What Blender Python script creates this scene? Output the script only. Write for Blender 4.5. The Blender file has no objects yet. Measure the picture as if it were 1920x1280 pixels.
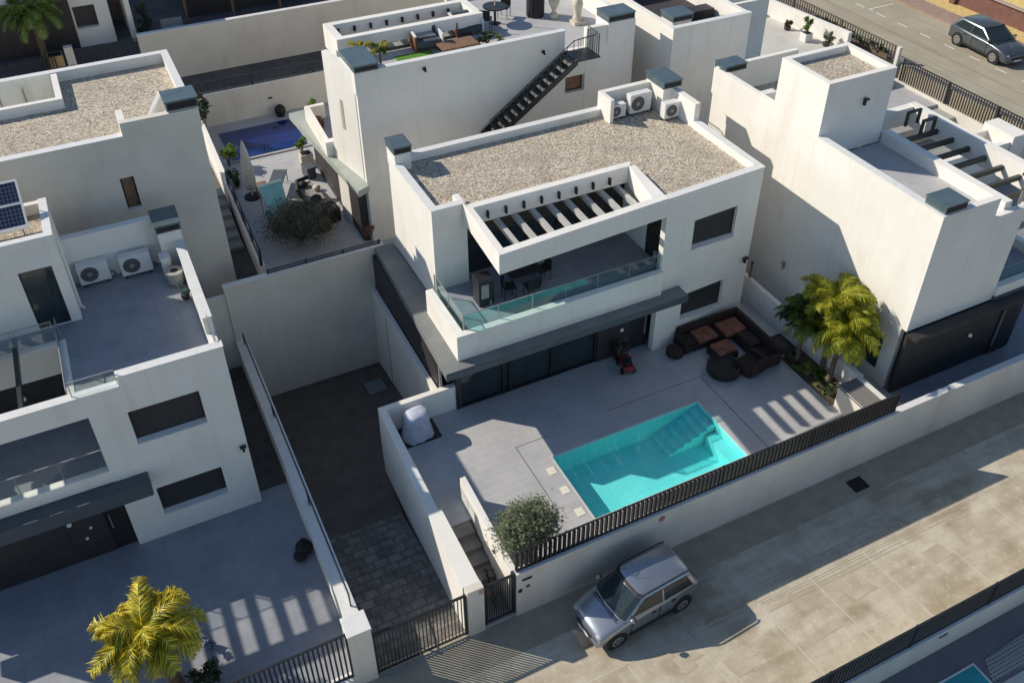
import bpy, bmesh, math, random
from mathutils import Vector, Matrix
R=math.radians
sc=bpy.context.scene
C=sc.collection
# ------------------------------------------------------------ camera, world, sun
cam=bpy.data.cameras.new('camera'); co=bpy.data.objects.new('camera',cam); C.objects.link(co)
cam.sensor_width=36; cam.lens=1745.2/1920*36; cam.shift_y=-103/1920; cam.clip_end=2000
_p,_y,_r=R(37.439),R(-26.085),R(-.324)
_f=Vector((-math.sin(_y)*math.cos(_p),math.cos(_y)*math.cos(_p),-math.sin(_p)))
_rt=Vector((math.cos(_y),math.sin(_y),0)); _up=_rt.cross(_f)
_r2=math.cos(_r)*_rt+math.sin(_r)*_up; _u2=-math.sin(_r)*_rt+math.cos(_r)*_up
_m=Matrix((_r2,_u2,-_f)).transposed().to_4x4(); _m.translation=(0,0,24)
co.matrix_world=_m; sc.camera=co
w=bpy.data.worlds.new('World'); sc.world=w; w.use_nodes=True
sk=w.node_tree.nodes.new('ShaderNodeTexSky'); sk.sky_type='NISHITA'; sk.sun_disc=False
sk.sun_elevation=R(33.1); sk.sun_rotation=R(-47.7); sk.dust_density=.3; sk.ozone_density=2.2
bg=w.node_tree.nodes['Background']; bg.inputs[1].default_value=.10
w.node_tree.links.new(sk.outputs[0],bg.inputs[0])
sl=bpy.data.lights.new('sun','SUN'); sl.energy=4.1; sl.angle=R(.55); sl.color=(1,.905,.77)
so=bpy.data.objects.new('sun',sl); C.objects.link(so)
so.rotation_euler=Vector((1.09,-.98,-1.0)).to_track_quat('-Z','Y').to_euler()
sc.view_settings.view_transform='Standard'; sc.view_settings.look='None'; sc.view_settings.gamma=1
sc.view_settings.exposure=.2
sc.render.engine='CYCLES'; sc.cycles.max_bounces=8; sc.cycles.transparent_max_bounces=16
# ------------------------------------------------------------ materials
_M={}
def mat(name,c,c2=None,scale=1.5,rough=.8,bump=0,bscale=40,kind='noise',stretch=(1,1,1),metal=0,lo=.35,hi=.65,detail=6,c3=None,island=False):
    if name in _M: return _M[name]
    m=bpy.data.materials.new(name); m.use_nodes=True; nt=m.node_tree; N=nt.nodes; L=nt.links
    b=N['Principled BSDF']; b.inputs['Roughness'].default_value=rough; b.inputs['Metallic'].default_value=metal
    b.inputs['Base Color'].default_value=(*c,1)
    tc=N.new('ShaderNodeTexCoord'); mp=N.new('ShaderNodeMapping'); mp.inputs['Scale'].default_value=stretch
    geo=N.new('ShaderNodeNewGeometry')
    L.new(geo.outputs['Position'],mp.inputs['Vector'])
    if c2:
        if island:
            fac=geo.outputs['Random Per Island']
        elif kind=='voronoi':
            v=N.new('ShaderNodeTexVoronoi'); v.inputs['Scale'].default_value=scale; L.new(mp.outputs[0],v.inputs['Vector'])
            sp=N.new('ShaderNodeSeparateColor'); L.new(v.outputs['Color'],sp.inputs[0]); fac=sp.outputs[0]
        else:
            n=N.new('ShaderNodeTexNoise'); n.inputs['Scale'].default_value=scale; n.inputs['Detail'].default_value=detail
            n.inputs['Roughness'].default_value=.6
            L.new(mp.outputs[0],n.inputs['Vector']); fac=n.outputs['Fac']
        r=N.new('ShaderNodeValToRGB'); r.color_ramp.elements[0].position=lo; r.color_ramp.elements[1].position=hi
        r.color_ramp.elements[0].color=(*c,1); r.color_ramp.elements[1].color=(*c2,1)
        if c3: e=r.color_ramp.elements.new((lo+hi)/2); e.color=(*c3,1)
        L.new(fac,r.inputs[0]); L.new(r.outputs[0],b.inputs['Base Color'])
        m['_col']=1
    if bump:
        n2=N.new('ShaderNodeTexVoronoi' if kind=='voronoi' else 'ShaderNodeTexNoise'); n2.inputs['Scale'].default_value=bscale
        L.new(mp.outputs[0],n2.inputs['Vector'])
        bp=N.new('ShaderNodeBump'); bp.inputs['Strength'].default_value=bump; bp.inputs['Distance'].default_value=.02
        L.new(n2.outputs[0],bp.inputs['Height']); L.new(bp.outputs[0],b.inputs['Normal'])
    _M[name]=m; return m
def overlay(m,kind,scale,col,amount,stretch=(1,1,1),lo=.5,hi=.7,width=.5,height=.5,mortar=.01):
    """mix another pattern over the base colour"""
    nt=m.node_tree; N=nt.nodes; L=nt.links; b=N['Principled BSDF']
    src=b.inputs['Base Color'].links[0].from_socket if b.inputs['Base Color'].links else None
    geo=N.new('ShaderNodeNewGeometry'); mp=N.new('ShaderNodeMapping'); mp.inputs['Scale'].default_value=stretch
    L.new(geo.outputs['Position'],mp.inputs['Vector'])
    if kind=='noise':
        n=N.new('ShaderNodeTexNoise'); n.inputs['Scale'].default_value=scale; n.inputs['Detail'].default_value=5
        L.new(mp.outputs[0],n.inputs['Vector'])
        mr=N.new('ShaderNodeMapRange'); mr.inputs[1].default_value=lo; mr.inputs[2].default_value=hi; mr.inputs[4].default_value=amount
        L.new(n.outputs['Fac'],mr.inputs[0]); fac=mr.outputs[0]
    elif kind=='brick':
        n=N.new('ShaderNodeTexBrick'); n.inputs['Scale'].default_value=scale; n.inputs['Mortar Size'].default_value=mortar
        n.inputs['Brick Width'].default_value=width; n.inputs['Row Height'].default_value=height
        n.offset=0 if width==height else .5
        L.new(mp.outputs[0],n.inputs['Vector'])
        mr=N.new('ShaderNodeMath'); mr.operation='MULTIPLY'; mr.inputs[1].default_value=amount
        L.new(n.outputs['Fac'],mr.inputs[0]); fac=mr.outputs[0]
    elif kind=='brickcol':
        n=N.new('ShaderNodeTexBrick'); n.inputs['Scale'].default_value=scale; n.inputs['Mortar Size'].default_value=0
        n.inputs['Color1'].default_value=(0,0,0,1); n.inputs['Color2'].default_value=(1,1,1,1)
        n.inputs['Brick Width'].default_value=width; n.inputs['Row Height'].default_value=height; n.offset=0 if width==height else .5
        L.new(mp.outputs[0],n.inputs['Vector'])
        mr=N.new('ShaderNodeMath'); mr.operation='MULTIPLY'; mr.inputs[1].default_value=amount
        L.new(n.outputs['Color'],mr.inputs[0]); fac=mr.outputs[0]
    elif kind=='wave':
        n=N.new('ShaderNodeTexWave'); n.inputs['Scale'].default_value=scale; n.inputs['Distortion'].default_value=0
        L.new(mp.outputs[0],n.inputs['Vector'])
        mr=N.new('ShaderNodeMapRange'); mr.inputs[1].default_value=lo; mr.inputs[2].default_value=hi; mr.inputs[4].default_value=amount
        L.new(n.outputs['Fac'],mr.inputs[0]); fac=mr.outputs[0]
    mx=N.new('ShaderNodeMix'); mx.data_type='RGBA'; mx.inputs[7].default_value=(*col,1)
    if src: L.new(src,mx.inputs[6])
    else: mx.inputs[6].default_value=b.inputs['Base Color'].default_value
    L.new(fac,mx.inputs[0]); L.new(mx.outputs[2],b.inputs['Base Color'])
    return m
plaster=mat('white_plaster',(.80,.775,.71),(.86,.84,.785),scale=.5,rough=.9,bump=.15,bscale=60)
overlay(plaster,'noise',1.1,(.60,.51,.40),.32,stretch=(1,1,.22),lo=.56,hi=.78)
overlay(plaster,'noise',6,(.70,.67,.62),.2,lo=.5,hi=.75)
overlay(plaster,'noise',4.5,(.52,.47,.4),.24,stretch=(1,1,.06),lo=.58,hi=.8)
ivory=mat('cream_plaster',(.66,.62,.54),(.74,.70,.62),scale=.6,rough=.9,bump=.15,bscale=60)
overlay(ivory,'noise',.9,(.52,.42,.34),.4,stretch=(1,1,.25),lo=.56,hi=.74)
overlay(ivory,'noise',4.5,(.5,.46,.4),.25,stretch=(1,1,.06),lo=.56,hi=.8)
gravel=mat('roof_gravel',(.22,.18,.135),(.76,.69,.56),c3=(.47,.41,.32),scale=20,rough=.95,kind='voronoi',bump=1,bscale=20,lo=.0,hi=1)
overlay(gravel,'noise',.7,(.30,.25,.19),.45,lo=.45,hi=.7); overlay(gravel,'noise',2.5,(.62,.55,.43),.3,lo=.5,hi=.7)
tile=mat('terrace_tile',(.42,.42,.43),(.50,.50,.50),scale=.8,rough=.55)
overlay(tile,'brick',1,(.33,.33,.33),.42,width=1.2,height=.3,mortar=.012); overlay(tile,'noise',2.5,(.34,.33,.32),.35,lo=.5,hi=.75)
tile2=mat('grey_tile',(.25,.265,.30),(.31,.33,.37),scale=.9,rough=.5)
overlay(tile2,'brick',1,(.16,.17,.19),.35,width=.6,height=.6,mortar=.012); overlay(tile2,'noise',3,(.2,.2,.22),.4,lo=.5,hi=.75)
concrete=mat('street_concrete',(.40,.345,.245),(.58,.52,.405),scale=.7,rough=.9,bump=.25,bscale=30,lo=.3,hi=.7,detail=9)
overlay(concrete,'noise',.45,(.34,.275,.17),.8,lo=.5,hi=.62)
overlay(concrete,'noise',1.6,(.72,.665,.55),.6,stretch=(.4,1.3,1),lo=.45,hi=.75)
overlay(concrete,'noise',1.5,(.28,.235,.165),.4,stretch=(1.4,.6,1),lo=.52,hi=.72)
overlay(concrete,'noise',1.3,(.66,.60,.48),.35,stretch=(.12,2.2,1),lo=.45,hi=.7); overlay(concrete,'noise',.7,(.31,.25,.16),.5,stretch=(1.3,1,1),lo=.5,hi=.68); overlay(concrete,'noise',5,(.76,.70,.58),.35,lo=.56,hi=.74); overlay(concrete,'noise',9,(.27,.24,.19),.4,lo=.55,hi=.75)
asphalt=mat('worn_asphalt',(.075,.07,.065),(.12,.11,.10),scale=2,rough=.9,bump=.3,bscale=60)
overlay(asphalt,'noise',.6,(.15,.135,.12),.5,lo=.5,hi=.65)
road=mat('tan_road',(.36,.32,.235),(.43,.385,.29),scale=.5,rough=.9,bump=.2,bscale=50,detail=8)
overlay(road,'noise',.9,(.29,.25,.18),.5,stretch=(2.5,.18,1),lo=.5,hi=.7); overlay(road,'noise',14,(.3,.27,.2),.3,lo=.5,hi=.7)
paver=mat('driveway_paver',(.12,.11,.10),(.20,.185,.17),scale=1.2,rough=.85,bump=.3,bscale=25)
overlay(paver,'brickcol',1,(.36,.33,.30),.5,width=.46,height=.34); overlay(paver,'brick',1,(.06,.055,.05),.55,width=.46,height=.34,mortar=.035); overlay(paver,'noise',3.5,(.08,.075,.07),.5,lo=.45,hi=.65); overlay(paver,'noise',2.2,(.09,.08,.075),.6,lo=.45,hi=.65)
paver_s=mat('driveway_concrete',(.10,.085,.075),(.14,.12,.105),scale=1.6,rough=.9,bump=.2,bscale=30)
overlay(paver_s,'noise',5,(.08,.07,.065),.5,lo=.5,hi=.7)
earth=mat('earth',(.16,.13,.10),(.22,.18,.14),scale=.3,rough=1)
zinc=mat('slate_blue_metal',(.085,.13,.15),(.115,.165,.185),scale=1.4,rough=.35,metal=.25)
overlay(zinc,'noise',8,(.16,.20,.21),.35,lo=.5,hi=.75)
canopym=mat('canopy_render',(.17,.18,.18),(.22,.23,.225),scale=1.2,rough=.85)
slabm=mat('grey_render',(.33,.33,.31),(.40,.40,.38),scale=1.2,rough=.85); overlay(slabm,'noise',5,(.27,.27,.25),.4,lo=.5,hi=.75)
dark=mat('anthracite_metal',(.022,.025,.03),(.032,.035,.04),scale=3,rough=.4,metal=.2)
darkclad=mat('dark_cladding',(.028,.026,.027),(.042,.038,.038),scale=1.5,rough=.55)
overlay(darkclad,'brick',1,(.012,.012,.012),.7,stretch=(1,1,1),width=1.2,height=.6,mortar=.01)
greyfas=mat('grey_fascia',(.07,.085,.105),(.09,.105,.125),scale=2,rough=.6)
black=mat('black_matte',(.012,.012,.013),(.02,.02,.02),scale=6,rough=.7)
shutter=mat('dark_shutter',(.035,.036,.038),rough=.5); overlay(shutter,'wave',4,(.015,.015,.016),.8,stretch=(0,0,2.5),lo=.3,hi=.5)
glassd=mat('dark_glass',(.02,.03,.035),(.03,.045,.05),scale=.8,rough=.06)
wmetal=mat('white_metal',(.72,.72,.70),(.78,.78,.76),scale=3,rough=.45); overlay(wmetal,'noise',7,(.5,.48,.45),.3,lo=.55,hi=.75)
gmetal=mat('grey_metal',(.32,.33,.34),(.40,.41,.42),scale=6,rough=.45,metal=.5)
grille=mat('dark_grille',(.10,.10,.10),rough=.6); overlay(grille,'wave',10,(.24,.24,.24),.7,stretch=(0,0,2.5),lo=.5,hi=.7)
stone=mat('cast_stone',(.52,.47,.36),(.66,.60,.48),scale=5,rough=.9,bump=.4,bscale=20)
orange=mat('terracotta_fabric',(.17,.07,.045),(.30,.13,.08),scale=4,rough=.9)
brownf=mat('brown_wicker',(.022,.015,.013),(.045,.028,.023),scale=20,rough=.85,bump=.4,bscale=60)
redp=mat('red_plastic',(.20,.025,.03),(.26,.04,.04),scale=5,rough=.4)
canv=mat('light_canvas',(.55,.54,.47),(.68,.67,.60),scale=6,rough=.95,bump=.5,bscale=14)
bcov=mat('blue_grey_cover',(.42,.47,.58),(.56,.60,.70),scale=5,rough=.7,bump=.6,bscale=9)
tealf=mat('teal_canopy',(.16,.40,.42),(.24,.50,.50),scale=3,rough=.7)
lawn=mat('lawn_green',(.07,.20,.02),(.13,.30,.03),scale=30,rough=1,bump=.6,bscale=80)
ochre=mat('ochre_gravel',(.55,.38,.13),(.75,.58,.27),scale=10,rough=1,kind='voronoi',bump=.6,bscale=10,lo=0,hi=1)
brick=mat('red_brown_brick',(.13,.055,.045),(.19,.085,.07),scale=4,rough=.9); overlay(brick,'brick',4,(.24,.17,.14),.6,stretch=(1,1,1),width=.5,height=.25,mortar=.03)
woodf=mat('wood_trim',(.18,.10,.06),(.25,.15,.09),scale=6,rough=.7)
bark=mat('bark',(.10,.07,.045),(.19,.14,.095),scale=9,rough=1,bump=.8,bscale=25)
palmyg=mat('yellow_green_frond',(.15,.21,.02),(.66,.58,.05),c3=(.38,.42,.035),rough=.55,island=True,lo=.0,hi=.95)
palmgold=mat('golden_frond',(.72,.56,.03),(.20,.24,.025),c3=(.55,.48,.03),rough=.6,island=True,lo=.1,hi=1)
palmgreen=mat('green_frond',(.08,.13,.02),(.24,.31,.05),rough=.6,island=True,lo=.1,hi=1)
palmdark=mat('dark_frond',(.015,.03,.01),(.04,.06,.015),rough=.6,island=True,lo=.1,hi=1)
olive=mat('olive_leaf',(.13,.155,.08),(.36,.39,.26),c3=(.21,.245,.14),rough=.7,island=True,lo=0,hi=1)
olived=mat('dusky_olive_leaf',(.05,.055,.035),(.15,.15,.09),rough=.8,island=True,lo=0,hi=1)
leafg=mat('green_leaf',(.07,.15,.025),(.28,.38,.08),rough=.6,island=True,lo=0,hi=1)
leafd=mat('dark_leaf',(.012,.028,.012),(.045,.075,.025),rough=.6,island=True,lo=0,hi=1)
leafr=mat('red_leaf',(.14,.04,.03),(.25,.10,.06),rough=.7,island=True,lo=0,hi=1)
poolt=mat('turquoise_liner',(.19,.76,.74),(.25,.83,.80),scale=1.2,rough=.6)
overlay(poolt,'brick',1,(.10,.62,.64),.3,width=.3,height=.3,mortar=.015)
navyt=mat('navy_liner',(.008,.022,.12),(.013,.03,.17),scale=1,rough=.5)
solar=mat('solar_cell',(.012,.02,.045),(.02,.03,.06),scale=3,rough=.15); overlay(solar,'brick',1,(.22,.25,.30),.4,width=.11,height=.11,mortar=.012)
silver=mat('silver_paint',(.33,.365,.41),(.36,.395,.44),scale=2,rough=.22,metal=.7)
dgrey=mat('grey_paint',(.12,.14,.155),(.15,.17,.185),scale=2,rough=.25,metal=.6)
rubber=mat('rubber',(.012,.012,.012),rough=.8)
chrome=mat('alloy',(.5,.51,.52),rough=.3,metal=.8)
redl=mat('red_lens',(.40,.01,.02),rough=.2)
clear=mat('clear_lens',(.45,.48,.5),rough=.08)
whiteg=mat('opal_globe',(.85,.85,.83),rough=.3)
mark=mat('road_paint',(.62,.60,.52),(.70,.68,.60),scale=20,rough=.8)
meshm=mat('lattice',(.10,.10,.105),(.15,.15,.15),scale=9,rough=.7); overlay(meshm,'brick',5,(.42,.41,.38),.9,width=.5,height=.5,mortar=.11)
for n_ in ('yellow_green_frond','golden_frond','green_frond','dark_frond','olive_leaf','green_leaf'):
    m_=_M[n_]; N=m_.node_tree.nodes; L=m_.node_tree.links; b_=N['Principled BSDF']; tr_=N.new('ShaderNodeBsdfTranslucent'); mx_=N.new('ShaderNodeMixShader'); mx_.inputs[0].default_value=.4
    L.new(b_.inputs['Base Color'].links[0].from_socket,tr_.inputs[0]); L.new(b_.outputs[0],mx_.inputs[1]); L.new(tr_.outputs[0],mx_.inputs[2]); L.new(mx_.outputs[0],N['Material Output'].inputs[0])
def glassmat(name,tint,gl=.14):
    m=bpy.data.materials.new(name); m.use_nodes=True; nt=m.node_tree; N=nt.nodes; L=nt.links; N.remove(N['Principled BSDF'])
    t=N.new('ShaderNodeBsdfTransparent'); t.inputs[0].default_value=(*tint,1)
    g=N.new('ShaderNodeBsdfGlossy'); g.inputs['Roughness'].default_value=.02
    lw=N.new('ShaderNodeLayerWeight'); lw.inputs[0].default_value=.5
    pw=N.new('ShaderNodeMath'); pw.operation='POWER'; pw.inputs[1].default_value=4; L.new(lw.outputs['Facing'],pw.inputs[0])
    fr=N.new('ShaderNodeMath'); fr.operation='MULTIPLY_ADD'; fr.inputs[1].default_value=.7; fr.inputs[2].default_value=.05 if gl>.05 else .02; L.new(pw.outputs[0],fr.inputs[0])
    mx=N.new('ShaderNodeMixShader'); L.new(fr.outputs[0],mx.inputs[0]); L.new(t.outputs[0],mx.inputs[1]); L.new(g.outputs[0],mx.inputs[2])
    L.new(mx.outputs[0],N['Material Output'].inputs[0]); return m
glass=glassmat('clear_glass',(.93,.97,.965)); glassg=glassmat('green_glass',(.80,.95,.94)); water=glassmat('pool_water',(.90,.99,1.0),.03); nwater=glassmat('deep_pool_water',(.8,.9,1),.03)
for wm in (water,nwater):
    N=wm.node_tree.nodes; n=N.new('ShaderNodeTexNoise'); n.inputs['Scale'].default_value=3; bp=N.new('ShaderNodeBump'); bp.inputs['Strength'].default_value=.15; bp.inputs['Distance'].default_value=.05
    wm.node_tree.links.new(n.outputs[0],bp.inputs['Height'])
    for g in N:
        if g.type=='BSDF_GLOSSY': wm.node_tree.links.new(bp.outputs[0],g.inputs['Normal'])
# ------------------------------------------------------------ helpers
def ap(p,*q): return (p[0],p[1],*q)
class MB:
    def __init__(s): s.v=[]; s.f=[]
    def add(s,vs,fs):
        o=len(s.v); s.v+= [tuple(v) for v in vs]; s.f+=[tuple(i+o for i in f) for f in fs]; return s
    def box(s,x0,x1,y0,y1,z0,z1):
        return s.add([(x0,y0,z0),(x1,y0,z0),(x1,y1,z0),(x0,y1,z0),(x0,y0,z1),(x1,y0,z1),(x1,y1,z1),(x0,y1,z1)],
            [(0,3,2,1),(4,5,6,7),(0,1,5,4),(1,2,6,5),(2,3,7,6),(3,0,4,7)])
    def prism(s,poly,z0,z1):
        n=len(poly)
        zt=z1 if isinstance(z1,(list,tuple)) else [z1]*n; zb=z0 if isinstance(z0,(list,tuple)) else [z0]*n
        vs=[(p[0],p[1],zb[i]) for i,p in enumerate(poly)]+[(p[0],p[1],zt[i]) for i,p in enumerate(poly)]
        a=sum(poly[i][0]*poly[(i+1)%n][1]-poly[(i+1)%n][0]*poly[i][1] for i in range(n))
        fs=[tuple(range(n-1,-1,-1)),tuple(range(n,2*n))]+[(i,(i+1)%n,n+(i+1)%n,n+i) for i in range(n)]
        if a<0: fs=[f[::-1] for f in fs]
        return s.add(vs,fs)
    def obox(s,c,hx,hy,z0,z1,a=0):
        ca,sa=math.cos(a),math.sin(a)
        return s.prism([(c[0]+dx*ca-dy*sa,c[1]+dx*sa+dy*ca) for dx,dy in ((-hx,-hy),(hx,-hy),(hx,hy),(-hx,hy))],z0,z1)
    def wall(s,p0,p1,z0,z1,th,ops=()):
        """wall from p0 to p1, outer face on the line, thickness to the left of the direction; ops=(s0,s1,z0,z1)"""
        p0=Vector(p0);p1=Vector(p1);d=(p1-p0);Ln=d.length;d/=Ln;n=Vector((-d.y,d.x))*th
        ss=sorted({0,Ln,*[o[0] for o in ops],*[o[1] for o in ops]}); zs=sorted({z0,z1,*[o[2] for o in ops],*[o[3] for o in ops]})
        ss=[a for a in ss if 0<=a<=Ln]; zs=[a for a in zs if z0<=a<=z1]
        def solid(i,j):
            if i<0 or j<0 or i>=len(ss)-1 or j>=len(zs)-1: return False
            cs=(ss[i]+ss[i+1])/2; cz=(zs[j]+zs[j+1])/2
            return not any(o[0]<cs<o[1] and o[2]<cz<o[3] for o in ops)
        idx={}
        def V(i,j,k):
            if (i,j,k) not in idx:
                q=p0+d*ss[i]+(n if k else Vector((0,0))); idx[(i,j,k)]=len(s.v); s.v.append((q.x,q.y,zs[j]))
            return idx[(i,j,k)]
        for i in range(len(ss)-1):
            for j in range(len(zs)-1):
                if not solid(i,j): continue
                s.f.append((V(i,j,0),V(i+1,j,0),V(i+1,j+1,0),V(i,j+1,0)))
                s.f.append((V(i,j,1),V(i,j+1,1),V(i+1,j+1,1),V(i+1,j,1)))
                if not solid(i-1,j): s.f.append((V(i,j,0),V(i,j+1,0),V(i,j+1,1),V(i,j,1)))
                if not solid(i+1,j): s.f.append((V(i+1,j,0),V(i+1,j,1),V(i+1,j+1,1),V(i+1,j+1,0)))
                if not solid(i,j-1): s.f.append((V(i,j,0),V(i,j,1),V(i+1,j,1),V(i+1,j,0)))
                if not solid(i,j+1): s.f.append((V(i,j+1,0),V(i+1,j+1,0),V(i+1,j+1,1),V(i,j+1,1)))
        return s
    def tube(s,pts,r,n=8,caps=True):
        pts=[Vector(p) for p in pts]; rs=r if isinstance(r,(list,tuple)) else [r]*len(pts); rings=[]
        for i,p in enumerate(pts):
            d=(pts[min(i+1,len(pts)-1)]-pts[max(i-1,0)]).normalized()
            u=d.cross(Vector((0,0,1))) if abs(d.z)<.95 else d.cross(Vector((1,0,0))); u.normalize(); v=d.cross(u)
            o=len(s.v); rings.append(o)
            for k in range(n):
                a=2*math.pi*k/n; s.v.append(tuple(p+(u*math.cos(a)+v*math.sin(a))*rs[i]))
        for i in range(len(pts)-1):
            for k in range(n):
                a,b=rings[i]+k,rings[i]+(k+1)%n; s.f.append((a,rings[i+1]+k,rings[i+1]+(k+1)%n,b))
        if caps: s.f.append(tuple(rings[0]+k for k in range(n))); s.f.append(tuple(rings[-1]+k for k in range(n-1,-1,-1)))
        return s
    def lathe(s,c,prof,n=16,sy=1):
        rings=[]
        for r,z in prof:
            o=len(s.v); rings.append(o)
            for k in range(n): a=2*math.pi*k/n; s.v.append((c[0]+r*math.cos(a),c[1]+r*sy*math.sin(a),c[2]+z))
        for i in range(len(prof)-1):
            for k in range(n): s.f.append((rings[i]+k,rings[i]+(k+1)%n,rings[i+1]+(k+1)%n,rings[i+1]+k))
        s.f.append(tuple(rings[0]+k for k in range(n-1,-1,-1))); s.f.append(tuple(rings[-1]+k for k in range(n)))
        return s
    def ball(s,c,r,n=12,sz=1,jit=0,seed=0):
        rnd=random.Random(seed); m=n//2
        return s.lathe((c[0],c[1],c[2]),[(max(.01,r*math.sin(math.pi*i/m))*(1+rnd.uniform(-jit,jit)),-r*sz*math.cos(math.pi*i/m)) for i in range(m+1)],n)
    def build(s,name,m,parent=None,local=False,smooth=False,bevel=0,seg=2):
        me=bpy.data.meshes.new(name); off=Vector((0,0,0))
        if parent is not None and not local:
            q=parent
            while q is not None: off+=Vector(q.location); q=q.parent
        me.from_pydata([tuple(Vector(v)-off) for v in s.v],[],s.f); me.update()
        me.materials.append(m)
        if smooth:
            for p in me.polygons: p.use_smooth=True
        o=bpy.data.objects.new(name,me); C.objects.link(o)
        if parent is not None: o.parent=parent
        if bevel:
            b=o.modifiers.new('bevel','BEVEL'); b.width=bevel; b.segments=seg; b.limit_method='ANGLE'; b.angle_limit=R(35)
        return o
def B(*a): return MB().box(*a)
def thing(name,label,cat,loc=(0,0,0),rz=0,group=None):
    o=bpy.data.objects.new(name,None); C.objects.link(o); o.location=loc; o.rotation_euler=(0,0,rz); o.empty_display_size=.2
    return tag(o,label,cat,group)
def tag(o,label,cat,group=None):
    o['label']=label; o['category']=cat
    if group: o['group']=group
    return o
def struct(name,mb,m,kind='structure'):
    o=mb.build(name,m); o['kind']=kind; return o
def relabel(o,label): o['label']=label; return o
def dup(root,loc,rz,label,scale=1):
    def cp(o,par):
        c=o.copy(); C.objects.link(c)
        if par is not None: c.parent=par
        for ch in list(o.children): cp(ch,c)
        return c
    r=cp(root,None); r.location=loc; r.rotation_euler=(0,0,rz); r.scale=(scale,)*3; r['label']=label; return r
def window(par,x0,x1,z0,z1,y,sill=True,depth=.19,m=None):
    """opening in a wall facing -Y at y"""
    f=MB(); t=.05; yy=y+depth
    f.box(x0+.003,x1-.003,yy,yy+.06,z0+.003,z0+t).box(x0+.003,x1-.003,yy,yy+.06,z1-t,z1-.003).box(x0+.003,x0+t,yy,yy+.06,z0+t,z1-t).box(x1-t,x1-.003,yy,yy+.06,z0+t,z1-t)
    w=f.build('window',dark,par)
    B(x0+t,x1-t,yy+.02,yy+.05,z0+t,z1-t).build('pane',m or shutter,w)
    if sill: MB().prism([(x0+.004,y-.03),(x1-.004,y-.03),(x1-.004,yy-.002),(x0+.004,yy-.002)],z0-.03,[z0+.012,z0+.012,z0+.05,z0+.05]).build('sill',wmetal,w)
    return w
def windowx(par,y0,y1,z0,z1,x,s=-1,depth=.14,m=None):
    """opening in a wall whose outer face is at x, facing s*X"""
    t=.05; xa=x-s*depth; xb=xa-s*.06; a,b=min(xa,xb),max(xa,xb)
    f=MB().box(a,b,y0+.003,y1-.003,z0+.003,z0+t).box(a,b,y0+.003,y1-.003,z1-t,z1-.003).box(a,b,y0+.003,y0+t,z0+t,z1-t).box(a,b,y1-t,y1-.003,z0+t,z1-t)
    w=f.build('window',dark,par); B(a+.02,b-.02,y0+t,y1-t,z0+t,z1-t).build('pane',m or shutter,w); return w
def chimney(par,x0,x1,y0,y1,zb,zt,ov=.06,th=.28,zcap=None):
    """plastered stack with a slate-blue metal cap"""
    c=B(x0+ov,x1-ov,y0+ov,y1-ov,zb,zt-th).build('chimney',plaster,par)
    k=MB().box(x0,x1,y0,y1,zt-.03,zt); k.box(x0+.03,x1-.03,y0+.03,y1-.03,zt-th,zt-.03).build('chimney_cap',zinc,c,bevel=.008)
    B(x0+.08,x1-.08,y0+.022,y0+.03,zt-th+.05,zt-.08).build('vent_slot',black,c)
    return c
def ac(x,y,z,label,wd=.85,h=.65,dp=.32,rz=0,make=True):
    t=thing('air_conditioner',label,'air conditioner',(x,y,z),rz,'outdoor air conditioning units on the roofs')
    MB().box(-wd/2,wd/2,-dp/2,dp/2,.08,h).build('casing',wmetal,t,local=True,bevel=.015)
    r=h*.34; cx=-wd*.14
    g=MB(); n=28
    vs=[(cx+r*math.cos(2*math.pi*k/n),-dp/2-.012,h/2+.04+r*math.sin(2*math.pi*k/n)) for k in range(n)]
    g.add(vs,[tuple(range(n))]); 
    vs2=[(v[0],-dp/2+.01,v[2]) for v in vs]; g.add(vs+vs2,[(k,(k+1)%n,n+(k+1)%n,n+k) for k in range(n)])
    g.build('fan_guard',grille,t,local=True)
    MB().tube([(cx,-dp/2-.01,h/2+.04),(cx,-dp/2-.03,h/2+.04)],r*.28,12).build('fan_hub',gmetal,t,local=True)
    MB().box(-wd/2+.08,-wd/2+.13,-dp/2,dp/2,0,.08).box(wd/2-.13,wd/2-.08,-dp/2,dp/2,0,.08).build('bracket',dark,t,local=True)
    MB().tube([(wd/2,.0,.25),(wd/2+.1,.02,.22),(wd/2+.14,.1,.05)],.02,6).build('pipe',black,t,local=True)
    return t
def leafcloud(mb,rnd,c,rad,n,size,flat=.5):
    """many small leaves scattered in an ellipsoid volume, denser at its rim, grouped in clumps"""
    c=Vector(c); cl=[]
    for k in range(max(3,n//55)):
        d=Vector((rnd.gauss(0,1),rnd.gauss(0,1),rnd.gauss(0,1))).normalized()*rnd.uniform(.45,1)
        cl.append(Vector((d.x*rad[0],d.y*rad[1],d.z*rad[2])))
    for i in range(n):
        q=rnd.choice(cl)*rnd.uniform(.6,1.05)+Vector((rnd.gauss(0,.14)*rad[0],rnd.gauss(0,.14)*rad[1],rnd.gauss(0,.14)*rad[2]))
        s=size*rnd.uniform(.6,1.4); u=Vector((rnd.gauss(0,1),rnd.gauss(0,1),rnd.gauss(0,1)*flat)).normalized(); v=u.cross(Vector((rnd.gauss(0,1),rnd.gauss(0,1),rnd.gauss(0,1)))).normalized()
        p=c+q; mb.add([p-u*s,p+v*s*.32,p+u*s,p-v*s*.32],[(0,1,2,3)])
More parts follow.
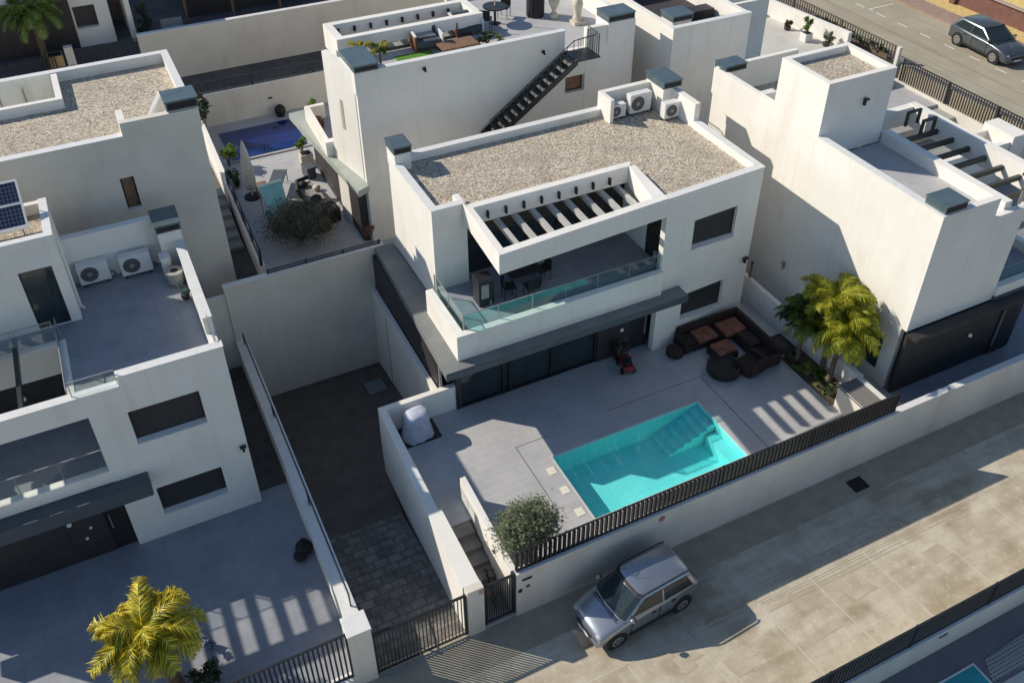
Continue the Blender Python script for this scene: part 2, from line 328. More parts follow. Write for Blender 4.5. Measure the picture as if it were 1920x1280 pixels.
def bush(name,label,cat,loc,rad,n,size,m,trunk=True,seed=0,h=None,group=None,limbs=5,pot=None):
    rnd=random.Random(seed); t=thing(name,label,cat,loc,0,group); zc=(h if h is not None else rad[2])
    mb=MB(); leafcloud(mb,rnd,(loc[0],loc[1],loc[2]+zc),rad,n,size); mb.build('crown',m,t)
    b=MB()
    for k in range(limbs):
        a=k*6.28/limbs+rnd.uniform(-.4,.4); r=rnd.uniform(.3,.75)
        b.tube([(loc[0],loc[1],loc[2]),(loc[0]+rad[0]*r*.35*math.cos(a),loc[1]+rad[1]*r*.35*math.sin(a),loc[2]+zc*.6),(loc[0]+rad[0]*r*math.cos(a),loc[1]+rad[1]*r*math.sin(a),loc[2]+zc+rad[2]*.35)],[.05*rad[0]+.012,.03*rad[0]+.01,.008],6)
    b.build('trunk',bark,t)
    if pot: MB().lathe(loc,[(pot*.7,-.02),(pot*.95,.3*pot),(pot,pot*1.1),(pot*.8,pot*1.1)],14).build('pot',pot_m,t)
    return t
pot_m=mat('dark_pot',(.04,.035,.03),(.07,.06,.055),scale=5,rough=.7)
def palm(label,loc,h,L,nf,m,seed,lean=(0,0),group=None,tr=.13,m2=None,droop=1.0,name='palm_tree'):
    rnd=random.Random(seed); t=thing(name,label,'palm tree',loc,0,group)
    top=Vector((loc[0]+lean[0],loc[1]+lean[1],loc[2]+h))
    pts=[];rs=[]
    for k in range(9):
        s=k/8; pts.append((loc[0]+lean[0]*s**1.5,loc[1]+lean[1]*s**1.5,loc[2]-.05+(h+.05)*s)); rs.append(tr*(1.25-.35*s)*(1+.08*(k%2)))
    MB().tube(pts,rs,10).build('trunk',bark,t,smooth=True)
    mbs=[MB(),MB()]; ribs=MB()
    for i in range(nf):
        az=i*2.39996+rnd.uniform(-.25,.25); el=rnd.uniform(-.35,1.3); ln=L*rnd.uniform(.75,1.1)*(1 if el<1 else .8)
        d=Vector((math.cos(az),math.sin(az),0)); p=Vector(top); P=[p.copy()]; n=14; ang=el
        for k in range(n):
            ang-= (1.9*droop*(k/n)+.35)/n*1.15; p=p+(d*math.cos(ang)+Vector((0,0,1))*math.sin(ang))*ln/n; P.append(p.copy())
        ribs.tube(P[::2]+[P[-1]] if n%2 else P[::2],[.018-.002*k for k in range(len(P[::2]))],4,False)
        tgt=mbs[1] if (m2 and rnd.random()<.35) else mbs[0]
        for k in range(1,n+1):
            for q in range(6):
                f=(k-1+q/6)/n; a=P[k-1].lerp(P[k],q/6); tan=(P[k]-P[k-1]).normalized(); side=tan.cross(Vector((0,0,1))).normalized()
                ll=L*.27*math.sin(math.pi*min(1,f*.88+.1))**.6*rnd.uniform(.8,1.15)
                for sg in (-1,1):
                    dr=(side*sg*rnd.uniform(.6,.9)+tan*.75+Vector((0,0,rnd.uniform(-.9,.45)))).normalized()
                    e=a+dr*ll+Vector((0,0,-.34*ll)); wv=tan*(.008*L/1.2+.004)
                    tgt.add([a-wv,a+wv,a.lerp(e,.6)+wv*.8+Vector((0,0,.09*ll)),e,a.lerp(e,.6)-wv*.8+Vector((0,0,.09*ll))],[(0,1,2,3,4)])
    mbs[0].build('crown',m,t)
    if m2 and mbs[1].v: mbs[1].build('crown',m2,t)
    ribs.build('frond_ribs',m,t)
    return t
def slats(mb,p0,p1,z0,z1,pitch,w=.018,dp=.06,ang=0):
    p0=Vector(p0);p1=Vector(p1);d=p1-p0;n=max(1,int(d.length/pitch));d.normalize();a=math.atan2(d.y,d.x)+ang
    L=(p1-p0).length
    for i in range(n+1):
        q=p0+d*(L*i/n); mb.obox((q.x,q.y),w/2 if ang==0 else w/2,dp/2,z0,z1,a)
def slat_fence(label,p0,p1,z0,z1,pitch,cat='fence',w=.02,dp=.07,name='slat_fence',posts=3.0,m=None,group=None,ang=0,railt=.03):
    m=m or dark
    t=thing(name,label,cat,(*p0,z0),0,group); mb=MB(); slats(mb,p0,p1,z0+.03,z1-.04,pitch,w,dp,ang); mb.build('slats',m,t)
    P0=Vector(p0);P1=Vector(p1);d=P1-P0;a=math.atan2(d.y,d.x);c=(P0+P1)/2
    MB().obox(c,d.length/2,.03,z1-railt-.01,z1,a).build('top_rail',m,t); MB().obox(c,d.length/2,.025,z0,z0+.04,a).build('bottom_rail',m,t)
    n=max(1,round(d.length/posts))
    for i in range(n+1):
        q=P0+d*(i/n); MB().obox(q,.032,.04,z0-.02,z1+.012,a).build('post',m,t)
    return t
def panelglass(par,p0,p1,z0,z1,m=None,posts=True,step=1.2):
    P0=Vector(p0);P1=Vector(p1);d=P1-P0;a=math.atan2(d.y,d.x);c=(P0+P1)/2
    g=MB().obox(c,d.length/2,.006,z0,z1,a).build('glass_balustrade',m or glass,par)
    k=MB().obox(c,d.length/2,.014,z1,z1+.02,a); n=max(1,int(d.length/step))
    for i in range(n+1):
        q=P0+d*(i/n); k.obox(q,.012,.013,z0,z1+.018,a)
    k.build('balustrade_frame',gmetal,g)
    return g
# ------------------------------------------------------------ terrain, plots, streets
struct('ground',B(-150,200,-120,260,-4.2,-4),earth)
struct('street',B(-30,60,8.12,14.25,-.4,0),concrete)
# darker and lighter mottling is in the material; joints of the concrete bays
j=MB()
rj=random.Random(4)
for k in range(9):
    x=9.5+k*2.15+rj.uniform(-.4,.4); j.prism([(x,8.2),(x+.05,8.2),(x-.25,11.3),(x-.29,11.3)],.0005,.004)
j.box(4,40,11.28,11.31,.0005,.004); struct('street_joints',j,mat('pale_joint',(.52,.47,.37),(.6,.55,.45),scale=5,rough=.9))
rp_=random.Random(12); pa=MB()
for k in range(7):
    x=9.5+rp_.uniform(0,14); y=rp_.uniform(8.7,10.7); a_=rp_.uniform(.4,1.1); b_=rp_.uniform(.25,.7)
    pa.prism([(x,y),(x+a_,y+.05),(x+a_-.15,y+b_),(x-.12,y+b_-.03)],.0042,.0046+.0001*k)
lt=MB(); rl=random.Random(7)
for k in range(9):
    y=11.75-k*.11-rl.uniform(0,.04); x0=13.5+rl.uniform(0,1.5); lt.prism([(x0,y),(x0+rl.uniform(5,9),y+.02),(x0+rl.uniform(5,9),y+.05),(x0,y+.03)],.0002,.0035)
struct('street_streak',lt,mat('streak_tone',(.36,.315,.235),(.46,.405,.305),scale=3,rough=.9))  # long thin tan streaks laid lengthwise on the street
struct('street_patch',pa,mat('worn_patch',(.42,.365,.26),(.54,.48,.365),scale=1.8,rough=.95,detail=8))
struct('drive_apron',MB().prism([(-30,12.9),(60,12.9),(60,14.2),(-30,14.2)],.0,.004),mat('asphalt_edge',(.34,.295,.21),(.42,.365,.27),scale=1.6,rough=.9,bump=.3,bscale=50,detail=9))
struct('neighbour_terrace',B(-30,2.36,14.3,28.3,-.6,0),tile2)
struct('side_alley_floor',B(1.4,2.34,21.9,28.3,.0,.006),asphalt)
# ramp of the driveway
rp=MB(); n=28
for i in range(2):
    pass
def rz(y): return -.139*(y-14.2)
ramp=MB().prism([(2.7,14.2),(5.5,14.2),(5.48,19.6),(2.7,19.6)],-3,[0.002,0.002,rz(19.6),rz(19.6)]); struct('driveway',ramp,paver)
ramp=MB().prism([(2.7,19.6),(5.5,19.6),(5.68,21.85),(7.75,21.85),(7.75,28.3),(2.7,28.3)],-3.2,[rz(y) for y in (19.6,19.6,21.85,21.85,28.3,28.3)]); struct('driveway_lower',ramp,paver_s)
# pool terrace built round the pool opening and the stair notch
T=MB()
PX0,PX1,PY0,PY1=10.3,16.1,15.33,18.16
for x0,x1,y0,y1 in ((5.7,6.95,17.05,21.95),(6.95,PX0,14.22,21.95),(PX0,PX1,PY1,21.95),(PX0,PX1,14.22,PY0),(PX1,22.38,14.22,28.0),(7.75,8.4,21.95,28.0)):
    T.box(x0,x1,y0,y1,-.55,1.0)
struct('pool_terrace',T,tile)
sm=MB().box(9.42,9.45,16.2,19.1,1.0,1.004).box(9.45,10.6,19.04,19.07,1.0,1.004).box(13.0,17.2,19.15,19.17,1.0,1.004).box(16.9,16.93,15.2,19.1,1.0,1.004)
struct('terrace_joint',sm,mat('slot_drain',(.16,.155,.15),rough=.8))
struct('neighbour_terrace_right',B(22.38,39.4,14.22,28.4,-.55,.98),tile2)
struct('rear_terrace',MB().box(3.95,21.4,28.5,42.2,-4,3.1),tile)
struct('rear_edge',B(-12,39.2,28.52,31.5,-4,1.9),slabm)
struct('alley_floor',B(-12,3.95,28.5,42.2,-4,2.96),asphalt)
struct('rear_terrace_right',B(21.4,39.4,28.5,80,-4,3.0),tile)
struct('back_street',B(-60,21.4,42.2,48.7,-4,3.0),asphalt)
struct('upper_terrace',B(-60,21.4,48.93,120,-4,4.6),mat('dark_paving',(.10,.10,.11),(.15,.15,.155),scale=1,rough=.9))
struct('upper_road',B(39.4,45.9,-20,140,-4,3.0),road)
struct('far_pavement',MB().prism([(45.9,-20),(47.3,-20),(47.3,140),(45.9,140)],-4,3.13),mat('pink_paving',(.30,.21,.16),(.38,.27,.21),scale=3,rough=.9))
struct('ochre_verge',B(47.3,90,-20,140,-4,3.11),ochre)
mk=MB()
for k in range(12):
    y=26.0+k*1.75; mk.box(43.45,43.55,y,y+.75,3.0,3.004)
mk.box(43.6,45.5,39.6,39.7,3.0,3.004).box(43.5,43.6,39.3,39.7,3.0,3.004)
struct('road_marking',mk,mark)
struct('road_joint',MB().box(42.15,42.2,-20,140,3.0,3.003).box(41.0,41.03,-20,140,3.0,3.003),mat('tar_joint',(.2,.175,.13),rough=.9))
struct('lower_terrace',B(-30,60,-40,7.95,-1.2,-.5),mat('lower_paving',(.15,.15,.165),(.19,.19,.2),scale=.8,rough=.7))
# ------------------------------------------------------------ main pool
pl=thing('swimming_pool','turquoise rectangular pool with corner steps beside the slatted street fence','pool',(13.2,16.7,-.4))
MB().wall((PX0,PY0),(PX1,PY0),-.5,.995,.03).wall((PX1,PY0+.03),(PX1,PY1-.03),-.5,.995,.03).wall((PX1,PY1),(PX0,PY1),-.5,.995,.03).wall((PX0,PY1-.03),(PX0,PY0+.03),-.5,.995,.03).box(PX0,PX1,PY0,PY1,-.1,.12).build('basin',poolt,pl)
B(PX0+.03,PX1-.03,PY0+.03,PY1-.03,.86,.862).build('water_surface',water,pl)
st=MB()
for k in range(6): st.box(PX1-.05-.30*(k+1),PX1-.05-.30*k,PY1-1.1,PY1-.04,.125,.82-.115*k)
st.build('pool_steps',poolt,pl)
B(PX1-.45,PX1-.04,PY0+.04,PY1-1.2,.125,.6).build('bench',poolt,pl)
cp=MB().wall((PX0-.03,PY0-.03),(PX1+.03,PY0-.03),.98,1.012,.05).wall((PX1+.03,PY0+.03),(PX1+.03,PY1-.03),.98,1.012,.05).wall((PX1+.03,PY1+.03),(PX0-.03,PY1+.03),.98,1.012,.05).wall((PX0-.03,PY1-.03),(PX0-.03,PY0+.03),.98,1.012,.05)
cp.build('coping',mat('pool_coping',(.5,.53,.52),(.58,.6,.58),scale=4,rough=.6),pl)
for k,(y,l) in enumerate(((17.63,'cream square skimmer lid nearest the house'),(16.75,'middle cream square skimmer lid beside the pool'),(15.79,'cream square skimmer lid nearest the street fence'))):
    t=thing('skimmer_lid',l,'skimmer lid',(10.02,y,1.0),0,'skimmer lids along the pool edge'); B(9.89,10.15,y-.15,y+.15,1.0,1.014).build('lid',mat('cream_plastic',(.78,.74,.60),rough=.5),t); MB().lathe((10.02,y,1.014),[(.05,0),(.05,.004),(.03,.004)],10).build('knob',wmetal,t)
# ------------------------------------------------------------ street wall, gates, fence
t=thing('street_wall','long white street wall below the slatted fence beside the silver car','wall',(18,14,0))
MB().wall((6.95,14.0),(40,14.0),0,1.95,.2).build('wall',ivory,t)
MB().box(6.95,40,13.985,14.215,1.95,1.975).build('wall_coping',wmetal,t)
MB().box(7.12,7.42,13.975,13.999,1.58,1.66).build('letter_slot',dark,t,bevel=.004)
a=B(7.0,7.11,13.97,13.999,1.12,1.24).build('intercom',dark,t); B(7.02,7.09,13.962,13.97,1.18,1.22).build('lens',glassd,a)
B(7.25,7.37,13.98,13.999,1.2,1.31).build('meter_hatch',mat('olive_metal',(.12,.12,.09),rough=.6),t)
b=B(11.68,11.86,13.985,13.999,1.62,1.80).build('fire_sign',mat('sign_red',(.42,.10,.08),rough=.6),t); B(11.71,11.83,13.979,13.985,1.69,1.74).build('sign_face',mat('sign_pale',(.6,.35,.3),rough=.6),b)
slat_fence('dark slatted metal fence on the street wall beside the turquoise pool',(7.0,14.12),(20.9,14.12),1.98,2.78,.15,w=.05,dp=.12,posts=3.4,railt=.008,m=mat('black_slats',(.010,.011,.013),(.016,.017,.019),scale=4,rough=.55))

t=thing('white_end_post','white post carrying a small number plate between the two gates','gate post',(5.7,14.05,0))
B(5.45,5.95,14.0,14.25,0,2.06).build('post',ivory,t,bevel=.01); B(5.80,5.95,13.985,13.999,1.8,1.98).build('number_plate',mat('plate_terracotta',(.5,.3,.25),rough=.6),t)
slat_fence('dark vertical bar sliding gate closing the sunken driveway',(2.76,14.10),(5.4,14.10),.08,1.9,.105,'gate',w=.02,dp=.05,name='driveway_gate',posts=2.6,railt=.05)
slat_fence('narrow dark bar pedestrian gate at the foot of the garden steps',(6.0,14.10),(6.92,14.10),.16,1.92,.07,'gate',w=.03,dp=.03,name='pedestrian_gate',posts=.9,railt=.05)
t=thing('gate_track','pale metal track on the ground under the driveway gate','gate track',(4,14,0)); B(2.8,5.4,13.93,13.99,0,.03).build('rail',gmetal,t)
for k in range(3): B(3.0+k*1.1,3.1+k*1.1,13.925,13.93,.005,.02).build('fixing',dark,t)
t=thing('gate_pillar','big white square pillar with flat cap between driveway gate and neighbour fence','gate pillar',(2.4,14.3,0))
B(2.1,2.72,14.0,14.6,0,2.3).build('shaft',ivory,t); B(2.08,2.74,13.98,14.62,2.3,2.36).build('cap',wmetal,t,bevel=.01)
t=thing('low_front_wall','low white wall under the bar fence of the left neighbour','wall',(-6,14.1,0)); B(-30,2.1,14.05,14.28,0,.3).build('wall',plaster,t); B(-30,2.1,14.03,14.3,.3,.34).build('wall_coping',wmetal,t)
slat_fence('tall dark bar fence along the left neighbour street front',(-9,14.16),(2.08,14.16),.34,2.3,.125,w=.05,dp=.02,posts=3.6)
# garden steps with side walls
stp=MB()
for k in range(7): stp.box(5.97,6.85,14.3+.39*k,17.05,-.2+.0*k,.143*(k+1)-.003) if k<6 else None
S_=thing('garden_steps','dark stone steps rising from the pedestrian gate to the terrace','steps',(6.4,14.3,0))
for k in range(6):
    B(5.97,6.85,14.32+.455*k,17.05,.16*k,.16*(k+1)).build('step',mat('step_stone',(.22,.20,.185),(.28,.26,.24),scale=3,rough=.8),S_)
B(5.95,6.95,14.02,14.32,.0,.14).build('threshold',slabm,S_)
t=thing('stair_wall','slim white wall right of the garden steps','wall',(7,16,0)); MB().prism([(6.85,14.2),(7.03,14.2),(7.12,17.9),(6.94,17.9)],-.3,1.96).build('wall',plaster,t); B(6.87,6.9,15.2,15.3,1.3,1.4)
B(6.835,6.85,15.25,15.36,1.45,1.56).build('step_light',dark,t)
t=thing('terrace_parapet','white parapet turning the corner behind the covered barbecue above the driveway','wall',(5.6,18,0))
MB().prism([(5.42,14.25),(5.93,14.25),(5.95,17.0),(5.86,17.0),(5.92,21.6),(8.42,21.6),(8.42,21.8),(5.68,21.8)],-2.4,2.05).build('wall',plaster,t)
# driveway left wall with fence
t=thing('driveway_wall','long low white wall between left neighbour terrace and sunken driveway','wall',(2.5,21,0))
MB().prism([(2.35,14.6),(2.72,14.6),(2.72,28.3),(2.35,28.3)],-2.6,1.2).build('wall',plaster,t); B(2.33,2.74,14.6,28.3,1.2,1.235).build('wall_coping',wmetal,t)
for k,(ya,yb,l) in enumerate(((15.6,19.6,'nearest the street'),(19.65,23.8,'in the middle'),(23.85,28.0,'nearest the back wall'))):
    t=thing('driveway_fence_panel','thin dark fence panel on the driveway wall, '+l,'fence',(2.6,ya,1.235),0,'fence panels on the driveway wall')
    B(2.595,2.605,ya,yb,1.27,1.75).build('panel',glass,t); B(2.58,2.62,ya,yb,1.75,1.785).build('rail',dark,t)
    for y in (ya+.03,yb-.03): B(2.58,2.62,y-.02,y+.02,1.235,1.8).build('post',dark,t)
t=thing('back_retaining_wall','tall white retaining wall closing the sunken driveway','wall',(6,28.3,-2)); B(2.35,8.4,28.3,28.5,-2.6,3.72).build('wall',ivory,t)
B(2.33,8.42,28.28,28.52,3.72,3.76).build('wall_coping',wmetal,t)
t=thing('wall_left_of_alley','lower white retaining wall behind the left neighbour house','wall',(0,28.35,0)); B(-12,2.34,28.38,28.5,-.5,3.3).build('wall',ivory,t); B(-12,2.34,28.36,28.52,3.3,3.33).build('wall_coping',wmetal,t)
t=thing('side_retaining_wall','white retaining wall under the dark cladding beside the driveway','wall',(7.7,25,-2)); MB().prism([(7.7,21.8),(7.86,21.8),(7.86,28.28),(7.7,28.28)],-2.4,1.95).build('wall',plaster,t); B(7.69,7.7,26.6,26.63,-1.6,1.6).build('downpipe',dark,t)
t=thing('manhole_cover','square grey manhole cover at the back of the driveway','manhole cover',(7,26.75,rz(26.75)))
t.rotation_euler=(math.atan(-.139),0,0)
MB().box(-.38,.38,-.45,.45,.002,.014).build('lid',mat('cover_steel',(.20,.23,.26),(.26,.29,.31),scale=6,rough=.5,metal=.4),t,local=True); MB().box(-.42,.42,-.49,.49,-.01,.006).build('frame',dark,t,local=True)
t=thing('street_drain','square black street drain grate beside the street wall','drain',(19.24,13.36,0))
g=MB(); 
for k in range(7): g.box(18.98+k*.08,19.02+k*.08,13.14,13.58,.006,.02)
g.build('grate',black,t); B(18.94,19.56,13.1,13.62,.0005,.006).build('frame',black,t)
# ------------------------------------------------------------ main house
H=thing('main_house','white two storey house with gravel roof and white pergola behind the turquoise pool','house',(14,24.5,1))
UX0,UX1,UY1,ZR=8.82,20.25,27.95,7.62
F0,F1=(16.12,21.12),(20.25,21.38)
fl=math.hypot(F1[0]-F0[0],F1[1]-F0[1])
def sx(x): return (x-F0[0])
MB().wall(F0,F1,1.0,ZR,.25,[(sx(17.38),sx(19.3),5.1,6.36),(sx(17.27),sx(19.2),1.95,3.17)]).build('wall',plaster,H)
for (x0,x1,z0,z1) in ((17.38,19.3,5.1,6.36),(17.27,19.2,1.95,3.17)): window(H,x0,x1,z0,z1,21.12+.063*(x0-16.12)+.06)
# right side, back, left side of the upper block
R_=MB().wall((UX1,21.64),(UX1,UY1-.25),1.0,ZR,.25); R_.build('wall',plaster,H)
MB().wall((UX1-.25,UY1),(UX0+.0,UY1),1.0,ZR,.25).build('wall',plaster,H)
MB().wall((UX0,UY1-.25),(UX0,24.17),3.76,ZR,.25).build('wall',plaster,H)
MB().wall((UX0,23.92),(10.05,23.92),3.76,ZR,.25).wall((10.05,24.17),(10.05,24.6),4.2,ZR,.2).build('wall',plaster,H)
# loggia interior
B(10.05,16.3,24.2,24.37,6.0,7.3).build('lintel',darkclad,H)
gd=B(10.06,14.6,24.36,24.42,4.2,6.0).build('sliding_doors',glassd,H)
fr=MB()
for x in (10.08,11.3,12.5,13.7,14.58): fr.box(x-.03,x+.03,24.30,24.355,4.2,6.0)
fr.build('door_frame',dark,gd)
B(14.62,16.5,24.36,24.5,4.2,6.0).build('wall',darkclad,H)
MB().box(16.50,16.7,22.75,24.35,4.2,7.3).build('wall',plaster,H)
B(16.52,16.6,21.45,22.74,4.2,6.7).build('side_door',darkclad,H)
B(16.12,20.0,21.65,27.7,4.0,4.19).build('floor_slab',slabm,H)
B(8.9,16.5,21.2,24.35,4.2,4.42).build('loggia_floor',tile2,H)
# roof deck split round the loggia opening
RF=MB().box(9.05,20.02,24.38,27.72,7.2,7.35).box(16.25,20.02,21.7,24.38,7.2,7.35).box(9.05,10.0,24.1,24.38,7.2,7.35).build('roof',gravel,H)
cz=MB().box(8.8,17.4,27.68,27.97,ZR,ZR+.03).box(8.8,9.07,23.9,27.68,ZR,ZR+.03).box(9.07,10.0,23.9,24.17,ZR,ZR+.03).box(20.0,20.27,21.645,25.3,ZR,ZR+.03)
cz.prism([(16.1,21.1),(20.27,21.36),(20.27,21.64),(16.1,21.38)],ZR,ZR+.03).build('parapet_cap',wmetal,H)
# gravel retaining upstand along loggia + pergola frame
raft=mat('grey_painted_beam',(.42,.42,.40),(.48,.48,.46),scale=3,rough=.8)
pg=MB(); A=(9.72,20.72);Bq=(16.12,21.12)
pg.prism([A,Bq,(16.12,21.42),(10.0,21.03)],6.92,ZR+.04)
pg.prism([A,(10.0,21.03),(10.12,23.5),(9.92,23.9)],6.92,ZR+.04)
pg.prism([(10.12,23.5),(16.1,23.5),(16.3,23.78),(9.92,23.78)],7.0,ZR+.04)
pg.prism([(15.62,21.39),(16.12,21.42),(16.3,23.5),(16.05,23.5)],6.92,ZR+.038)
P_=pg.build('pergola_frame',plaster,H,bevel=.01)
B(9.95,16.3,23.78,24.38,6.9,7.345).build('roof_edge',gravel,H)
for k in range(8):
    x=10.86+k*.665
    r=MB().prism([(x-.03,21.2+.06*(x-10)),(x+.13,21.2+.06*(x-10)),(x+.19,23.7),(x+.03,23.7)],6.83,6.995).build('pergola_rafter',raft,P_)
    MB().box(x-.28,x-.22,23.38,23.5,7.16,7.42).build('rafter_bracket',black,P_)
# AC enclosure on the roof
B(17.4,20.25,27.72,27.96,ZR,8.3).build('parapet_raised',plaster,H); B(17.4,17.55,27.0,27.72,7.35,8.3).build('parapet_raised',plaster,H); B(20.02,20.26,25.3,27.72,ZR,8.32).build('parapet_raised',plaster,H)
chimney(H,8.78,9.5,27.2,28.15,7.35,8.3); chimney(H,19.55,20.45,26.75,28.05,7.35,8.66,th=.3)
# ground floor
B(8.45,13.95,21.62,21.72,1.0,3.45).build('glazed_front',glassd,H)
g2=MB()
for x in (8.45,10.2,10.45,12.1,13.9): g2.box(x-.045,x+.045,21.54,21.615,1.0,3.4)
g2.box(8.45,13.95,21.54,21.615,3.3,3.45).box(8.45,13.95,21.54,21.6,1.0,1.07).build('door_frame',dark,H)
B(13.95,15.35,21.5,21.7,1.0,3.45).build('wall',darkclad,H)
d=B(15.35,16.12,21.56,21.68,1.0,3.45).build('front_door',dark,H); B(15.95,15.99,21.48,21.55,1.6,3.0).build('handle',chrome,d)
B(8.42,8.6,21.55,27.9,1.0,3.45).build('wall',darkclad,H)
B(7.90,8.05,21.9,28.2,1.97,3.45).build('side_cladding',darkclad,H); B(7.93,8.02,21.82,21.88,1.0,3.45).build('column',slabm,H)
# canopy slab round the ground floor
cs=MB().prism([(7.72,20.55),(16.98,20.55),(16.98,21.12),(16.11,21.1),(16.11,21.6),(8.8,21.6),(8.8,28.25),(8.05,28.25)],3.45,3.75)
cs.build('canopy_slab',canopym,H)
B(7.70,17.0,20.528,20.548,3.44,3.71).build('canopy_fascia',greyfas,H)
# balcony upstand
bb=MB().prism([(8.3,20.95),(16.12,20.95),(16.12,21.1),(16.12,21.2),(8.6,21.2),(8.6,23.7),(8.34,23.7)],3.752,4.75).build('balcony_upstand',plaster,H,bevel=.008)
B(8.605,8.81,21.2,23.9,3.76,4.41).build('loggia_floor',tile,H)
panelglass(H,(8.68,21.25),(16.1,21.25),4.45,5.3,glassg,step=1.22); panelglass(H,(8.68,21.3),(8.68,23.7),4.45,5.3,glassg)
B(16.02,16.11,21.45,21.55,4.21,5.3).build('corner_post',gmetal,H)
for (x,z) in ((14.75,2.9),(14.9,2.25)):
    MB().ball((x,21.42,z),.075,10).build('wall_lamp',whiteg,H,smooth=True)
q=B(20.0,20.07,21.25,21.36,3.66,3.84).build('wall_lamp',black,H); B(19.93,20.14,21.22,21.33,3.84,3.9).build('lamp_shade',black,q)
# AC units etc
ac(17.85,27.3,7.36,'small white air conditioner at the left of the main roof enclosure',wd=.68,h=.6)
ac(18.85,27.3,7.36,'middle tall white air conditioner between vents on the main roof',wd=.95,h=.85)
ac(19.75,26.35,7.36,'white air conditioner in front of the main roof chimney',wd=.85,h=.7)
for (x,y,l) in ((18.33,27.55,'dark pipe bundle between two air conditioners on the main roof'),(19.35,27.35,'dark cable box beside the rear chimney on the main roof')):
    t=thing('pipe_manifold',l,'pipes',(x,y,7.36)); B(x-.07,x+.07,y-.12,y+.12,7.36,7.8).build('box',dark,t,bevel=.01); MB().tube([(x,y-.12,7.6),(x-.02,y-.3,7.5),(x-.12,y-.34,7.4)],.02,6).build('pipe',black,t)
# loggia furniture
t=thing('barbecue_cabinet','tall dark cabinet with white panel at the left of the loggia','cabinet',(10.0,22.7,4.42)); B(9.75,10.3,22.4,22.95,4.43,5.45).build('body',dark,t,bevel=.01); B(9.83,10.1,22.38,22.398,4.75,5.3).build('panel',slabm,t); B(10.12,10.2,22.37,22.398,4.35,4.6).build('handle',gmetal,t)
def chair(x,y,z,rz,label,m=black,grp='dark chairs on the loggia'):
    t=thing('garden_chair',label,'chair',(x,y,z),rz,grp)
    MB().box(-.22,.22,-.22,.22,.42,.47).build('seat',m,t,local=True,bevel=.01); MB().box(-.22,.22,.2,.24,.47,.85).build('backrest',m,t,local=True,bevel=.01)
    for a in (-.2,.2):
        for b in (-.19,.21): MB().tube([(a,b,0),(a,b,.42)],.015,5).build('leg',dark,t,local=True)
    return t
def table(x,y,z,hx,hy,h,label,m=black,rz=0):
    t=thing('garden_table',label,'table',(x,y,z),rz); MB().box(-hx,hx,-hy,hy,h-.04,h).build('tabletop',m,t,local=True,bevel=.008)
    for a in (-hx+.05,hx-.05):
        for b in (-hy+.05,hy-.05): MB().tube([(a,b,0),(a,b,h-.04)],.02,6).build('leg',dark,t,local=True)
    return t
table(11.6,22.9,4.42,.6,.4,.72,'dark table standing in the loggia shade'); c0=chair(10.9,22.5,4.42,1.4,'dark chair at the left end of the loggia table')
chair(11.6,22.2,4.42,3.1,'dark chair on the street side of the loggia table'); chair(12.4,22.9,4.42,-1.5,'dark chair at the right end of the loggia table')
# ------------------------------------------------------------ terrace objects
t=thing('covered_barbecue','barbecue under a crumpled blue-grey cover in the terrace corner','barbecue',(6.75,21.05,1),R(5))
mb=MB(); rnd=random.Random(3); n=20; rings=[(.0,.50,1.0),(.25,.44,1.0),(.5,.40,1),(.75,.38,1),(.98,.39,1),(1.05,.33,1),(1.08,.12,1)]
vs=[];fs=[]
for i,(z,r,_) in enumerate(rings):
    for k in range(n):
        a=2*math.pi*k/n; sq=1/max(abs(math.cos(a)),abs(math.sin(a)))**.6; rr=r*sq*(1+(.05*math.sin(k*3.1)+rnd.uniform(-.07,.07))*(1 if z<1 else .3)); vs.append((rr*1.05*math.cos(a),rr*.8*math.sin(a),z+rnd.uniform(-.015,.015)))
for i in range(len(rings)-1):
    for k in range(n): fs.append((i*n+k,i*n+(k+1)%n,(i+1)*n+(k+1)%n,(i+1)*n+k))
fs.append(tuple((len(rings)-1)*n+k for k in range(n))); mb.add(vs,fs); mb.build('cover',bcov,t,local=True,smooth=True)
for a,b in ((-.35,-.25),(.35,-.25)): MB().tube([(a,b,.06),(a+.04,b,.06)],.06,10).build('wheel',rubber,t,local=True)
t=thing('rubber_mat','black rubber mat under the covered barbecue','mat',(6.8,21.05,1)); B(6.15,7.45,20.6,21.55,1.002,1.016).build('mat',black,t); MB().box(6.19,7.41,20.64,21.51,1.016,1.02).build('inlay',darkclad,t)
# sofa corner
def cushion(mb,x0,x1,y0,y1,z0,z1): mb.box(x0,x1,y0,y1,z0,z1)
t=thing('corner_sofa','dark brown wicker corner sofa with terracotta cushions below the ground floor window','sofa',(18.6,20.7,1))
MB().box(17.15,19.9,20.35,21.1,1.03,1.32).box(19.15,19.9,18.5,20.35,1.03,1.32).build('seat_base',brownf,t,bevel=.03)
MB().box(17.15,19.9,21.02,21.16,1.3,1.75).box(19.78,19.92,18.5,21.02,1.3,1.75).box(17.05,17.2,20.35,21.1,1.03,1.55).box(19.15,19.9,18.38,18.5,1.03,1.55).build('backrest',brownf,t,bevel=.03)
MB().box(17.65,18.5,20.3,21.0,1.33,1.5).build('cushion',orange,t,bevel=.07,seg=3); MB().box(18.75,19.7,20.15,20.95,1.33,1.5).build('cushion',orange,t,bevel=.05,seg=3); MB().box(19.2,19.75,19.3,20.1,1.33,1.46).build('cushion',brownf,t,bevel=.05,seg=3); MB().box(17.2,17.6,20.4,20.95,1.33,1.47).build('cushion',brownf,t,bevel=.06)
t=thing('ottoman','low dark ottoman with a terracotta cushion in front of the sofa','ottoman',(18.3,19.7,1)); B(17.85,18.75,19.35,20.15,1.03,1.3).build('base',brownf,t,bevel=.04); B(17.92,18.7,19.42,20.08,1.3,1.44).build('cushion',orange,t,bevel=.05,seg=3)
